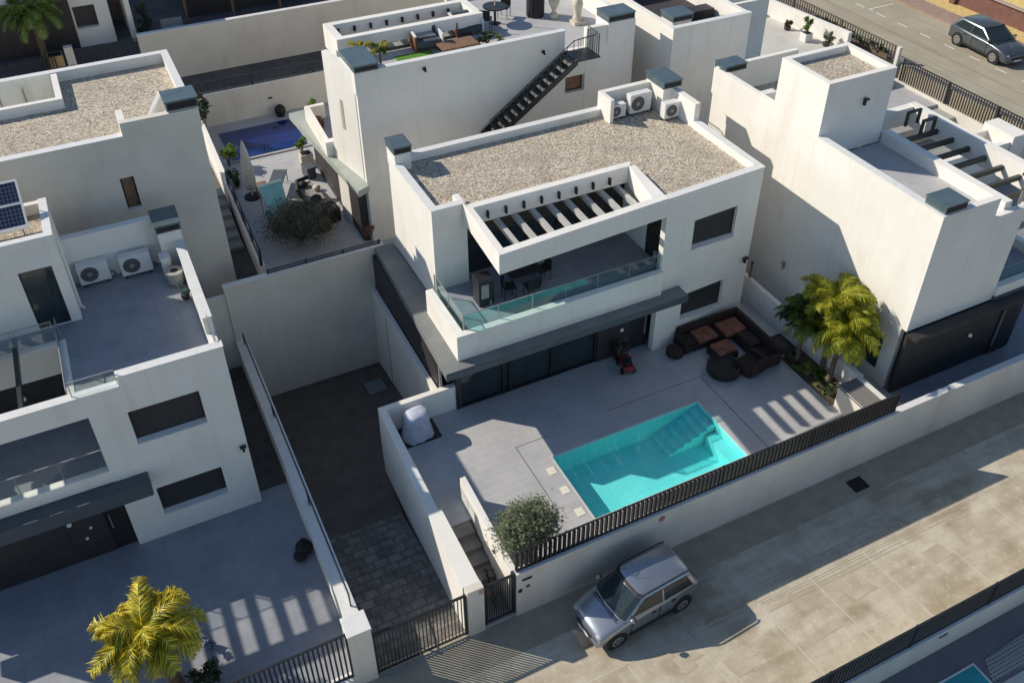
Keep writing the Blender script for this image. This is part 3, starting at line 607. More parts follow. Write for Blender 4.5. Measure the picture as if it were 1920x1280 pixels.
t=thing('round_fire_pit','round black table in front of the corner sofa','table',(17.75,18.95,1)); MB().lathe((17.8,19.0,1),[(.42,.02),(.60,.06),(.62,.3),(.62,.34),(.5,.34),(.48,.28)],28).build('tabletop',black,t); MB().lathe((17.8,19.0,1.0),[(.46,0),(.46,.02),(.4,.02)],20).build('base',dark,t)
t=thing('armchair','dark wicker armchair beside the round black table','armchair',(18.75,18.75,1),R(10)); MB().box(-.4,.4,-.4,.4,.03,.32).build('seat',brownf,t,local=True,bevel=.04); MB().box(-.4,.4,-.48,-.36,.03,.66).build('backrest',brownf,t,local=True,bevel=.03)
for s in (-1,1): MB().box(s*.44-.06,s*.44+.06,-.4,.38,.03,.52).build('armrest',brownf,t,local=True,bevel=.03)
t=thing('floor_mat','square black mat between the sofa and the palm bed','mat',(20.5,19.3,1)); MB().prism([(20.05,18.75),(21.02,18.8),(21.0,19.75),(20.05,19.75)],1.003,1.05).build('mat',black,t,bevel=.01); B(20.2,20.85,18.95,19.6,1.05,1.065).build('inlay',darkclad,t)
t=thing('ride_on_toy','dark red ride-on toy with black wheels by the front door','toy car',(14.75,20.75,1),R(75))
MB().prism([(-.42,-.2),(.42,-.17),(.46,0),(.42,.17),(-.42,.2)],.14,[.38,.34,.32,.34,.38]).build('body',redp,t,local=True,bevel=.05,seg=3); MB().box(-.3,.0,-.14,.14,.36,.52).build('seat',black,t,local=True,bevel=.04); MB().tube([(.2,-.12,.5),(.2,.12,.5)],.025,8).build('steering_bar',black,t,local=True)
for a in (-.27,.27):
    for b in (-.22,.22): MB().tube([(a,b-.04,.12),(a,b+.04,.12)],.12,14).build('wheel',rubber,t,local=True)
bush('potted_plant','dark leafy pot plant against the dark wall by the front door','plant',(14.75,21.25,1),(.32,.2,.35),160,.1,leafd,seed=5,h=.7,pot=.18)
t=thing('wicker_pouf','low dark pouf left of the corner sofa','pouf',(16.85,20.55,1)); MB().lathe((16.75,20.55,1),[(.25,0),(.33,.08),(.33,.26),(.25,.34),(.05,.36)],18).build('body',brownf,t,smooth=True); MB().lathe((16.75,20.55,1.345),[(.07,0),(.05,.02),(.01,.022)],12).build('button',black,t)
# planting bed with palms
t=thing('planting_bed','narrow soil bed with ground cover at the right garden wall','planting bed',(20.6,17.3,1)); B(20.05,21.1,15.95,18.65,1.0,1.05).build('soil',mat('soil',(.06,.045,.03),(.11,.085,.06),scale=7,rough=1,bump=.6,bscale=20),t); B(20.0,20.05,15.95,18.7,1.0,1.09).build('edging',slabm,t)
rnd=random.Random(8); mb=MB()
for k in range(26):
    a,b=rnd.uniform(20.15,21.0),rnd.uniform(16.0,18.55); leafcloud(mb,rnd,(a,b,1.14),(.16,.16,.12),46,.06)
o=mb.build('ground_cover',leafg); o['kind']='stuff'; tag(o,'low green ground cover filling the bed under the two palms','ground cover')
bush('shrub','small light green shrub between the two palm trunks','shrub',(20.5,17.45,1.05),(.33,.33,.28),260,.09,leafg,seed=21)
bush('shrub','dark green shrub at the house end of the palm bed','shrub',(20.35,18.35,1.05),(.3,.3,.25),240,.08,leafd,seed=22)
bush('shrub','pale yellow-green shrub at the street end of the palm bed','shrub',(20.35,16.3,1.05),(.35,.3,.2),260,.07,mat('pale_leaf',(.20,.25,.06),(.42,.45,.18),rough=.7,island=True,lo=0,hi=1),seed=23)
palm('golden feather palm nearest the slatted street fence',(20.68,16.75,1.05),2.45,1.5,54,palmyg,11,lean=(.25,.15),tr=.085)
palm('smaller greener palm beside the house end of the garden wall',(20.5,18.2,1.05),2.4,1.15,36,palmdark,12,lean=(-.35,-.1),m2=palmgreen,tr=.07)
palm('tall yellow-green palm leaning over the garden wall',(20.95,17.4,1.05),2.95,1.4,46,palmyg,13,lean=(.2,.35),tr=.07)
t=thing('side_wall','white garden wall between the pool terrace and the right neighbour','wall',(21.2,19,1)); MB().prism([(21.12,15.9),(21.3,15.9),(21.3,27.9),(21.12,27.9)],1.0,[1.95,1.95,2.1,2.1]).build('wall',plaster,t); B(21.1,21.32,15.9,27.9,2.1,2.12)
q=B(21.1,21.118,18.9,19.02,1.45,1.52).build('bed_light',dark,t); B(21.095,21.1,18.92,19.0,1.46,1.49).build('lens',clear,q)
t=thing('lamp_bollard','dark slim post standing on the side wall behind the house corner','post',(21.2,22.1,2.1)); B(21.17,21.23,22.07,22.13,2.05,2.75).build('post',woodf,t); B(21.15,21.25,22.05,22.15,2.75,2.79).build('cap',dark,t)
t=thing('storage_bin','cream garden store with grey slatted lid in the terrace corner','storage box',(20.65,15.2,1))
MB().prism([(20.15,14.35),(21.1,14.35),(21.1,15.85),(20.15,15.85)],1.0,1.92).build('box',ivory,t); g=MB()
for k in range(13): g.box(20.12+k*.076,20.18+k*.076,14.3,15.9,1.925,1.975)
g.build('slatted_lid',mat('grey_slats',(.2,.19,.18),rough=.7),t); B(20.12,20.14,14.3,15.92,1.92,1.99).build('lid_edge',wmetal,t)
B(20.95,21.12,14.3,15.92,1.98,2.02).build('lid_hinge',wmetal,t)
# olive bush at the gate, wheel at steps
bush('olive_tree','round grey-green olive bush rising above the slatted fence by the gate','olive tree',(7.75,15.0,1.0),(1.02,.78,.82),15000,.055,olive,seed=31,h=1.5,limbs=9)
t=thing('bicycle','small black bicycle leaning on the garden steps by the pedestrian gate','bicycle',(6.55,14.95,.16),R(80))
for a in (-.38,.38):
    mb=MB(); ring=[(a+.24*math.cos(k*math.pi/10),0,.26+.24*math.sin(k*math.pi/10)) for k in range(21)]; mb.tube(ring,.02,6,False)
    wh=mb.build('wheel',rubber,t,local=True)
    sp=MB()
    for k in range(6): sp.tube([(a,0,.26),(a+.23*math.cos(k*1.047),0,.26+.23*math.sin(k*1.047))],.004,4)
    sp.build('spokes',chrome,wh,local=True)
MB().tube([(-.38,0,.26),(-.08,0,.26),(.28,0,.58),(-.15,0,.55),(-.38,0,.26)],.015,6).tube([(.38,0,.26),(.28,0,.68)],.015,6).tube([(-.08,0,.26),(-.17,0,.66)],.013,6).build('frame',black,t,local=True)
MB().tube([(.25,-.2,.72),(.29,0,.7),(.25,.2,.72)],.014,6).build('handlebar',black,t,local=True); MB().box(-.27,-.07,-.06,.06,.66,.71).build('saddle',black,t,local=True,bevel=.02)
# ------------------------------------------------------------ left neighbour house
H=thing('left_house','white house with roof terrace and dark windows at the left, beside the driveway','house',(-1,24.5,0))
LY=21.5
MB().wall((-2.46,LY),(1.39,LY),0,6.33,.25,[(.93,2.91,4.08,5.35),(.97,2.93,.92,2.11)]).build('wall',plaster,H)
window(H,-1.53,.45,4.08,5.35,LY); window(H,-1.49,.47,.92,2.11,LY)
MB().wall((-9.0,LY),(-2.46,LY),2.95,6.33,.25,[(.7,6.5,3.4,5.58)]).build('wall',plaster,H)
MB().wall((1.39,LY+.25),(1.39,28.35),0,5.6,.25).build('wall',plaster,H)
MB().wall((1.14,28.35),(-9,28.35),0,7.3,.25).build('wall',plaster,H)
MB().wall((-9,28.1),(-9,LY+.25),0,6.33,.25).build('wall',plaster,H)
B(-1.49,1.39,LY+.0,LY+.26,6.33,6.66).build('parapet',plaster,H); B(-1.51,1.41,LY-.02,LY+.28,6.66,6.69).build('parapet_cap',wmetal,H)
B(1.13,1.39,23.05,28.1,5.6,6.63).build('parapet',plaster,H); B(1.11,1.41,23.03,28.1,6.63,6.66).build('parapet_cap',wmetal,H)
B(1.13,1.39,21.76,23.05,5.6,6.05).build('parapet',plaster,H)
panelglass(H,(1.26,21.8),(1.26,23.0),6.05,6.75,glass,step=.6); panelglass(H,(-2.7,21.62),(-1.52,21.62),6.34,6.85,glass)
panelglass(H,(-1.4,21.9),(1.1,21.9),5.62,6.5,glass,step=.18)
B(-9.02,-1.5,LY-.02,LY+.28,6.33,6.36).build('parapet_cap',wmetal,H)
# recess with pergola rafters
B(-2.9,1.13,21.76,28.1,5.4,5.6).build('roof_terrace',tile2,H); B(-8.75,-2.9,25.35,28.1,5.4,5.6).build('roof_terrace',tile2,H)
B(-2.92,-2.72,21.76,25.3,5.36,5.62).build('wall',plaster,H)
B(-2.52,-2.4,21.76,25.15,3.0,5.39).build('wall',plaster,H)
B(-8.75,-2.92,25.15,25.35,4.5,5.62).build('wall',plaster,H); B(-8.75,-2.92,25.18,25.34,3.0,4.5).build('glazed_front',darkclad,H)
for k in range(7):
    x=-8.3+k*.70+.02
    if x<-3.2: B(x-.06,x+.06,21.76,25.15,5.7,5.9).build('pergola_rafter',dark,H)
panelglass(H,(-2.82,21.9),(-2.82,25.3),5.63,6.45,glass); panelglass(H,(-8.7,25.25),(-2.95,25.25),5.63,6.4,glass,step=1.1)
MB().ball((-4.4,25.08,4.0),.09,10).build('wall_lamp',whiteg,H,smooth=True)
B(-8.75,-2.5,21.76,25.18,2.8,2.98).build('loggia_floor',tile2,H)
panelglass(H,(-8.3,21.6),(-2.52,21.6),3.42,4.2,glass,step=1.15)
# ground floor of left house
B(-9,-3.1,21.62,21.8,0,2.5).build('wall',darkclad,H); d=B(-3.1,-2.46,21.66,21.78,0,2.4).build('front_door',black,H); B(-3.0,-2.96,21.58,21.655,1.0,1.6).build('handle',chrome,d)
B(-9.2,-1.55,21.0,21.495,2.40,2.93).build('canopy_slab',greyfas,H)
for x,z,r in ((-4.05,1.75,.08),(-3.55,1.35,.05),(-3.75,.95,.05)): MB().ball((x,21.58,z),r,10).build('wall_lamp',whiteg,H,smooth=True)
q=B(1.2,1.27,21.38,21.495,2.5,2.68).build('wall_lamp',black,H); B(1.14,1.33,21.35,21.46,2.68,2.73).build('lamp_shade',black,q)
# stair tower
TX=-2.15
MB().wall((-8.6,26.1),(TX,26.1),5.6,8.75,.2,[(5.22,6.15,5.62,7.75)]).build('wall',plaster,H)
MB().wall((TX,26.3),(TX,28.15),5.6,8.75,.2).build('wall',plaster,H)
MB().wall((TX,28.35),(-8.6,28.35),7.32,8.75,.2).build('wall',plaster,H)
d=window(H,-3.38,-2.45,5.62,7.75,26.1,sill=False,depth=.05,m=glassd)
B(-8.6,-2.35,26.3,28.15,8.2,8.4).build('tower_roof',gravel,H)
B(-6,TX+.02,26.08,26.32,8.75,8.78).build('parapet_cap',wmetal,H); B(-2.37,TX+.02,26.32,28.37,8.75,8.78).build('parapet_cap',wmetal,H)
MB().tube([(-2.1,26.6,8.3),(-2.1,26.6,5.75),(-2.0,26.55,5.66)],.04,8).build('downpipe',wmetal,H)
chimney(H,.62,1.48,28.36-.9,28.36+.25,5.6,7.35,th=.3)
B(-2.15,.66,28.1,28.36,7.3,7.33).build('parapet_cap',wmetal,H)
ac(-1.5,28.75-.0-.85,5.62,'white air conditioner nearest the tower on the left roof terrace',wd=.95,h=.8)
ac(-.2,28.75-.95,5.62,'white air conditioner beside the chimney on the left roof terrace',wd=.98,h=.8)
t=thing('solar_panel','tilted dark solar panel with white frame on the left tower roof','solar panel',(-3.5,27.4,8.4))
pn=MB().prism([(-5.8,26.9),(-2.75,26.9),(-2.75,28.2),(-5.8,28.2)],[8.75,8.75,9.6,9.6],[8.79,8.79,9.64,9.64]).build('cells',solar,t)
fr=MB()
for (ya,yb) in ((26.87,26.93),(27.52,27.57),(28.17,28.23)): 
    za=8.79+(ya-26.9)*.654; fr.prism([(-5.8,ya),(-2.72,ya),(-2.72,yb),(-5.8,yb)],[za-.05]*4,[za+.015,za+.015,za+.05,za+.05])
for x in (-2.75,-3.9): fr.prism([(x-.02,26.88),(x+.04,26.88),(x+.04,28.22),(x-.02,28.22)],[8.73,8.73,9.6,9.6],[8.80,8.80,9.675,9.675])
fr.build('frame',wmetal,t); MB().tube([(-2.9,28.1,9.55),(-2.9,28.1,8.4)],.025,6).tube([(-2.9,26.95,8.78),(-2.9,26.95,8.4)],.025,6).build('stand',gmetal,t)
t=thing('storage_box_white','white cool box beside the chimney on the left roof terrace','box',(.75,27.6,5.62)); B(.55,.85,27.1,27.5,5.62,6.3).build('box',wmetal,t,bevel=.02); B(.53,.87,27.08,27.52,6.3,6.36).build('lid',wmetal,t)
t=thing('grey_planter','grey tub next to the white cool box on the left roof terrace','planter',(.85,26.7,5.62)); MB().lathe((.85,26.65,5.62),[(.2,0),(.26,.1),(.28,.5),(.22,.5)],14).build('tub',slabm,t); MB().lathe((.85,26.65,6.08),[(.21,0),(.21,.03),(.05,.05)],12).build('soil',black,t)
bush('potted_plant','small teal-green plant against the sunlit parapet of the left roof terrace','plant',(.95,25.7,5.62),(.22,.25,.25),200,.07,mat('teal_leaf',(.04,.10,.09),(.14,.22,.2),rough=.7,island=True,lo=0,hi=1),seed=41,h=.35,pot=.14)
# left terrace things
palm('golden palm at the bottom left rising from the shaded terrace',(-2.25,16.2,0),2.6,1.6,56,mat('bright_gold_frond',(.12,.17,.02),(.85,.66,.04),c3=(.46,.42,.03),rough=.55,island=True,lo=0,hi=.9),51,lean=(-.3,.15),tr=.15)
bush('shrub','dark round shrub at the foot of the bottom left palm','shrub',(-1.55,16.0,0),(.45,.45,.4),700,.07,leafd,seed=52)
t=thing('garden_sack','slumped black sack leaning on the driveway wall on the left terrace','sack',(2.08,18.9,0)); MB().ball((2.08,18.95,.2),.27,12,.85,jit=.12,seed=3).ball((1.9,18.75,.14),.19,10,.8,jit=.15,seed=5).build('sack',black,t,smooth=True); MB().lathe((2.1,18.97,.38),[(.07,0),(.04,.06),(.1,.12),(.06,.14)],8).build('sack_neck',rubber,t)
bush('potted_plant','blue-grey spiky plant between the palm and the sun patches','plant',(-1.25,17.0,0),(.25,.25,.25),240,.08,mat('blue_leaf',(.12,.17,.26),(.25,.30,.4),rough=.7,island=True,lo=0,hi=1),seed=54,h=.3)
# ------------------------------------------------------------ left rear house (gravel roof)
H=thing('left_rear_house','pale rendered house with gravel roof and slate chimney cap behind the left house','house',(-1,32,3))
RT=10.1
MB().wall((-12,28.62),(.52,28.62),2.96,RT,.25,[(12.07,12.5,7.5,8.7)]).build('wall',ivory,H)
MB().wall((.52,28.62),(2.9,28.62),2.96,10.55,.25).build('wall',ivory,H)
window(H,.07,.5,7.5,8.7,28.62,depth=.12,m=woodf)
MB().wall((2.9,28.87),(2.9,29.9),2.96,10.55,.22).wall((2.9,29.9),(2.9,34.36),2.96,RT+.1,.22).build('wall',plaster,H)
MB().wall((2.9,34.6),(-12,34.6),2.96,RT+.1,.24).build('wall',plaster,H)
B(-12,2.88,34.62,36.9,2.96,8.3).build('unseen_shade_block',plaster,H)  # unseen volume behind the house, added to shade the rear pool plot
B(.52,.72,28.87,29.7,9.85,10.52).build('parapet_raised',plaster,H)
B(-1.05,2.68,28.87,34.36,9.7,9.85).build('roof',gravel,H); B(-12,-1.05,28.87,32.1,9.7,9.85).build('roof',gravel,H)
B(-12,-.9,32.1,32.3,8.6,RT+.1).build('lightwell_wall',plaster,H); B(-1.1,-.9,32.3,34.36,8.6,RT+.1).build('lightwell_wall',plaster,H)
B(-12,-1.1,32.3,34.36,8.4,8.6).build('lightwell_floor',tile,H); 
B(-2.9,-1.3,32.32,32.7,8.6,9.0).build('lightwell_planter',lawn,H)
for x in (-2.9,-2.1): MB().tube([(x,34.3,9.0),(x,34.3,9.9),(x,33.9,10.0)],.025,6).build('hook',gmetal,H)
B(-12,.54,28.6,28.89,RT,RT+.03).build('parapet_cap',wmetal,H); B(2.66,2.92,29.9,34.62,RT+.1,RT+.13).build('parapet_cap',wmetal,H); B(-12,2.66,34.34,34.62,RT+.1,RT+.13).build('parapet_cap',wmetal,H)
MB().prism([(1.2,28.9),(1.35,28.9),(2.1,30.0),(1.95,30.1)],9.85,[10.2,10.2,10.7,10.7]).build('ridge_wall',plaster,H)
chimney(H,1.95,3.0,28.35+.3,29.6,9.85,10.92,th=.34)
# alley stair + boundary wall
t=thing('alley_wall','narrow white wall with sunlit top between the rear alley and the rear pool plot','wall',(4,35,3.1)); MB().prism([(3.78,28.52),(3.98,28.52),(4.3,41.9),(4.1,41.9)],2.5,4.1).build('wall',plaster,t); B(3.8,3.9,28.52,28.56,4.1,4.5).build('end_post',dark,t)
slat_fence('thin dark rail fence along the rear alley wall',(3.9,28.7),(4.05,34.8),4.1,4.7,.6,w=.015,dp=.015,posts=1.5,railt=.02)
A_=thing('alley_steps','dark steps rising along the rear alley','steps',(3.4,33,3))
for k in range(6): B(2.95,3.75,31.6+.55*k,32.15+.55*k,2.965,3.1+.17*k).build('step',slabm,A_)
# ------------------------------------------------------------ rear middle house
H=thing('rear_middle_house','large white house with furnished roof terrace and outside spiral stair in the rear row','house',(13,33,3.1))
MB().wall((8.40,29.5),(16.75,29.5),3.1,10.22,.22).build('wall',plaster,H)
MB().wall((16.75,29.52),(17.7,29.52),3.1,9.4,.22,[(.08,.949,7.62,8.3)]).build('wall',plaster,H)
MB().wall((17.7,29.5),(19.9,29.5),3.1,10.15,.22).build('wall',plaster,H)
window(H,16.83,17.69,7.62,8.3,29.52,sill=False,m=woodf)
MB().wall((7.95,31.95),(8.376,29.73),3.1,10.22,.22).build('wall',plaster,H)
MB().prism([(8.165,30.75),(8.125,30.95),(8.145,30.95),(8.185,30.75)],7.5,8.7).build('slit_window',mat('slit_tone',(.45,.40,.3),rough=.9),H)
MB().box(9.3,19.7,31.9,34.4,3.1,9.2).box(14.8,19.7,34.4,36.5,3.1,9.2).build('wall',plaster,H)
MB().box(8.5,19.7,29.72,32.62,9.22,9.4).box(14.75,19.7,32.62,36.5,9.22,9.4).build('roof_terrace',tile,H)
B(8.4,16.77,29.48,29.74,10.22,10.25).build('parapet_cap',wmetal,H)
B(19.68,19.9,29.72,36.5,9.0,10.15).build('parapet',plaster,H)
chimney(H,8.34,9.3,29.42,31.1,9.4,10.5,th=.26,ov=.02); chimney(H,18.6,19.85,29.42,30.4,9.4,10.5,th=.28,ov=.02)
# pergola frame on the roof
pf=MB().box(8.75,14.75,32.62,32.9,9.75,10.22).box(8.75,14.75,34.1,34.4,9.3,10.22).box(8.75,9.05,32.9,34.1,9.3,10.22).box(14.45,14.75,32.9,34.1,9.3,10.22).build('pergola_frame',plaster,H)
for k in range(8): B(9.35+k*.66,9.5+k*.66,32.9,34.1,9.55,9.7).build('pergola_rafter',slabm,pf); B(9.2+k*.66,9.28+k*.66,33.98,34.09,9.85,10.05).build('rafter_bracket',black,pf)
B(9.05,14.45,32.9,34.1,9.405,9.42).build('pergola_floor',mat('green_grey_tile',(.22,.27,.25),(.3,.34,.32),scale=2,rough=.8),H)
for x in (14.75,19.6): pass
B(14.8,19.7,36.5,36.7,3.1,9.9).build('parapet',plaster,H)
for (x,z) in ((10.97,9.9),(15.8,9.6)): q=B(x-.05,x+.05,29.4,29.5,z-.05,z+.05).build('wall_lamp',black,H); MB().ball((x,29.36,z-.05),.05,8).build('lamp_globe',glassd,q)
# canopy slab on the pool side and balcony
MB().prism([(7.9,29.08),(8.40,29.3),(8.40,29.49),(8.5,29.6),(8.4,36.5),(7.30,36.42)],5.55,5.82).build('canopy_slab',mat('green_grey_render',(.33,.37,.33),(.40,.44,.40),scale=1.5,rough=.85),H)
MB().prism([(7.66,32.06),(8.3,32.06),(8.3,32.34),(7.86,32.34),(7.98,35.3),(8.6,35.3),(8.6,35.5),(7.79,35.5)],5.822,6.45).build('balcony_upstand',plaster,H)
B(8.1,8.5,29.75,36.2,3.1,5.55).build('glazed_front',darkclad,H)
B(8.0,9.25,32.36,35.28,5.822,5.86).build('balcony_floor',tile2,H)
bush('potted_plant','reddish dry plant on the small balcony of the rear middle house','plant',(8.25,34.5,5.87),(.2,.45,.25),150,.07,leafr,seed=61,h=.25)
bush('potted_plant','yellow-green plant at the far end of the rear balcony','plant',(8.2,36.0,5.83),(.3,.35,.4),200,.09,leafg,seed=62,h=.35)
bush('shrub','dry reddish shrub on the rear wall beside the main house chimney','shrub',(8.15,29.0,3.76),(.3,.3,.3),240,.06,leafr,seed=63)
# stair
t=thing('outside_stair','dark metal stair with railing climbing the shaded wall to the roof terrace','staircase',(13.6,29,7))
n=13; 
for k in range(n):
    s=k/(n-1); x=13.3+3.3*s; z=7.0+2.4*s
    B(x-.14,x+.14,28.55,29.35,z-.04,z).build('tread',dark,t)
    MB().tube([(x,28.55,z),(x,28.55,z+.85)],.014,5).build('baluster',dark,t)
MB().prism([(13.1,28.52),(16.8,28.52),(16.8,28.57),(13.1,28.57)],[6.65,9.25,9.25,6.65],[6.9,9.5,9.5,6.9]).build('stringer',dark,t)
MB().prism([(13.1,29.36),(16.8,29.36),(16.8,29.41),(13.1,29.41)],[6.65,9.25,9.25,6.65],[6.9,9.5,9.5,6.9]).build('stringer',dark,t)
MB().tube([(13.1,28.55,7.75),(16.6,28.55,10.22),(17.5,28.55,10.3),(17.7,28.7,10.3),(17.7,29.45,10.3)],.02,6).build('handrail',dark,t)
B(16.7,17.75,28.5,29.45,9.36,9.42).build('landing',dark,t)
for k in range(10): MB().tube([(16.8+k*.1,28.55,9.4),(16.8+k*.1,28.55,10.3)],.012,5).build('baluster',dark,t)
for k in range(7): MB().tube([(17.7,28.6+k*.13,9.4),(17.7,28.6+k*.13,10.3)],.012,5).build('baluster',dark,t)
MB().tube([(17.5,28.6,9.4),(17.45,29.4,9.0)],.02,6).build('bracket',dark,t)
# roof furniture
def module(x,y,z,label,side,rz=0,wd=1.15):
    t=thing('lounge_module',label,'lounger',(x,y,z),rz,'orange sided lounge modules on the rear roof terrace')
    MB().box(-wd/2,-wd/2+.06,-.45,.6,0,.62).build('side_panel',orange,t,local=True); MB().box(wd/2-.06,wd/2,-.45,.6,0,.62).build('side_panel',wmetal,t,local=True)
    MB().box(-wd/2-.01,-wd/2+.08,-.46,.61,.62,.67).box(-wd/2,wd/2,.55,.62,.62,.67).build('frame',wmetal,t,local=True)
    MB().box(-wd/2+.07,wd/2-.07,.3,.54,.3,.72).build('backrest',mat('slate_fabric',(.05,.07,.085),(.08,.10,.12),scale=5,rough=.9),t,local=True,bevel=.04)
    MB().box(-wd/2+.07,wd/2-.07,-.4,.3,.1,.4).build('seat',_M['slate_fabric'],t,local=True,bevel=.05)
    MB().box(-wd/2+.2,wd/2-.2,-.1,.3,.4,.5).build('cushion',gmetal,t,local=True,bevel=.04)
    return t
module(12.2,32.35,9.4,'orange sided lounge seat nearest the lawn mat on the rear roof',-1,R(-5)); module(14.2,33.0,9.4,'orange sided lounge seat beside the rear roof pergola corner',-1,R(-5))
t=thing('lawn_mat','bright artificial lawn mat on the rear roof terrace','lawn mat',(11.3,31.5,9.4)); MB().prism([(10.7,31.1),(12.2,31.2),(12.2,31.95),(10.75,32.0)],9.402,9.43).build('mat',lawn,t); B(10.68,10.7,31.1,31.95,9.402,9.425).build('edging',slabm,t)
t=thing('deck_table','low brown deck table between the lounge seats on the rear roof','table',(13.1,31.6,9.4)); B(12.4,13.9,31.15,31.95,9.62,9.68).build('tabletop',woodf,t)
for a in (12.5,13.8):
    for b in (31.25,31.85): B(a-.03,a+.03,b-.03,b+.03,9.4,9.62).build('leg',dark,t)
bush('potted_plant','dark bushy plant at the end of the deck table on the rear roof','plant',(14.4,31.5,9.4),(.5,.35,.32),420,.09,leafd,seed=64)
bush('potted_plant','bright green plant behind the roof parapet of the rear house','plant',(14.9,31.2,9.4),(.3,.25,.25),200,.08,leafg,seed=65)
palm('little potted palm on the rear roof terrace corner',(9.95,31.3,9.4),.75,.55,12,palmgreen,66,tr=.035,m2=palmgold)
palm('yellowish potted palm beside the rear roof chimney cap',(9.4,31.9,9.4),.6,.6,12,palmgold,67,tr=.035,m2=palmgreen)
t=thing('roof_table','round dark table with umbrella pole on the rear roof','table',(15.6,33.3,9.4)); MB().lathe((15.6,33.3,9.4),[(.25,0),(.05,.04),(.05,.68),(.5,.68),(.5,.73),(.1,.73)],18).build('tabletop',dark,t); MB().tube([(15.6,33.3,10.1),(15.6,33.3,11.3)],.025,6).build('umbrella_pole',stone,t)
chair(15.0,32.9,9.4,2.5,'dark chair left of the round table on the rear roof',grp='dark chairs on the rear roof'); chair(16.2,33.7,9.4,-.8,'dark chair behind the round table on the rear roof',grp='dark chairs on the rear roof')
t=thing('water_tank','tall black cabinet standing on the rear roof terrace','cabinet',(17.45,33.2,9.4)); MB().lathe((17.45,33.3,9.4),[(.36,0),(.38,.05),(.38,1.5),(.3,1.6),(.05,1.62)],18).build('body',black,t,smooth=False); MB().lathe((17.45,33.3,11.02),[(.12,0),(.12,.06),(.04,.07)],12).build('lid',dark,t)
t=thing('stone_statue','cream stone statue in front of the rear roof wall','statue',(18.6,31.9,9.4)); MB().lathe((18.6,31.8,9.4),[(.2,0),(.2,.25),(.14,.3),(.17,.6),(.22,.8),(.16,1.0),(.08,1.1),(.11,1.22),(.09,1.36),(.02,1.42)],12).build('figure',stone,t,smooth=True); B(18.35,18.85,31.55,32.05,9.4,9.55).build('plinth',stone,t)
t=thing('stone_urn','cream stone urn left of the statue on the rear roof','urn',(18.0,32.6,9.4)); MB().lathe((18.0,32.7,9.4),[(.18,0),(.18,.15),(.07,.3),(.2,.6),(.26,.85),(.2,.85)],14).build('bowl',stone,t,smooth=True); MB().lathe((18.0,32.7,10.2),[(.15,0),(.12,.15),(.02,.2)],10).build('plant_tuft',leafg,t)
# ------------------------------------------------------------ rear pool plot
pl=thing('rear_pool','navy blue pool in the shade of the rear plot','pool',(6.5,39.8,3.1))
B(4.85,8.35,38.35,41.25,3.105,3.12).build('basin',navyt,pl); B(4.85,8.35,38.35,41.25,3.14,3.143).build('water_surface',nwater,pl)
MB().wall((4.7,38.2),(8.5,38.2),3.1,3.16,.15).build('coping',slabm,pl)
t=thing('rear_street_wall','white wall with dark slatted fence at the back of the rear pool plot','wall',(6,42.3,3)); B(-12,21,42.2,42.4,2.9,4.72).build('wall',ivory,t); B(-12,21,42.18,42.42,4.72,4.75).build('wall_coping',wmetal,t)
B(7.6,7.8,42.17,42.2,3.9,3.98).build('wall_lamp',dark,t)
slat_fence('dark bar fence on the wall behind the navy pool',(-2,42.3),(13,42.3),4.75,5.3,.16,w=.03,dp=.07,posts=3)
t=thing('closed_parasol','closed cream parasol standing beside the daybed','parasol',(4.95,35.0,3.1)); MB().lathe((4.95,35.0,3.1),[(.22,.45),(.26,.8),(.24,1.4),(.17,2.0),(.08,2.5),(.02,2.65)],9).build('canopy',canv,t,smooth=True); MB().tube([(4.95,35.0,3.1),(4.95,35.0,5.8)],.03,8).build('pole',stone,t); MB().lathe((4.95,35,3.1),[(.35,0),(.35,.06),(.1,.1)],14).build('base',black,t)
t=thing('daybed','covered daybed with sagging teal canopy','daybed',(5.45,32.6,3.1))
MB().prism([(4.98,33.2),(5.95,33.3),(5.8,32.0),(5.15,31.6)],[4.45,4.45,4.0,3.9],[4.5,4.5,4.03,3.93]).build('canopy',tealf,t); MB().prism([(4.98,33.22),(5.95,33.32),(5.95,33.5),(4.98,33.4)],4.42,4.54).build('canopy_edge',mat('pale_mint',(.6,.78,.72),rough=.8),t); B(5.05,5.9,31.8,33.2,3.15,3.45).build('mattress',mat('teal_mattress',(.08,.2,.22),rough=.9),t,bevel=.05)
for a,b,h in ((5.0,33.3,1.35),(5.92,33.35,1.35),(5.8,32.05,.9),(5.15,31.65,.82)): MB().tube([(a,b,3.1),(a,b,3.1+h)],.02,6).build('post',gmetal,t)
t=table(6.15,35.2,3.1,.3,.65,.55,'dark rectangular table between the daybed and the navy pool',m=greyfas,rz=R(-25))
t=table(5.4,35.2,3.1,.25,.25,.4,'small brown side table at the foot of the closed parasol',m=woodf)
t=thing('terrace_sofa','round-backed black and grey sofa group in front of the rear house','sofa',(7.35,33.2,3.1))
MB().prism([(6.75,34.4),(7.35,34.6),(7.55,33.4),(7.5,32.2),(6.9,32.0),(6.7,33.2)],3.15,3.5).build('seat',mat('grey_fabric',(.28,.27,.26),(.36,.35,.34),scale=4,rough=.9),t,bevel=.05)
MB().tube([(7.3,34.7,3.6),(6.8,34.5,3.65),(6.62,33.8,3.62),(6.65,33.2,3.6)],.09,8).build('backrest',black,t,smooth=True); MB().ball((6.95,34.2,3.6),.22,10,.7).build('cushion',black,t,smooth=True); MB().ball((7.15,32.9,3.6),.24,10,.6).build('cushion',black,t,smooth=True); MB().ball((7.4,33.7,3.6),.18,10,.7).build('cushion',stone,t,smooth=True)
bush('olive_tree','large dusky olive tree in the shade below the rear pool plot','olive tree',(5.9,30.9,3.1),(1.7,1.5,.85),12000,.045,olived,seed=71,h=1.0,limbs=9)
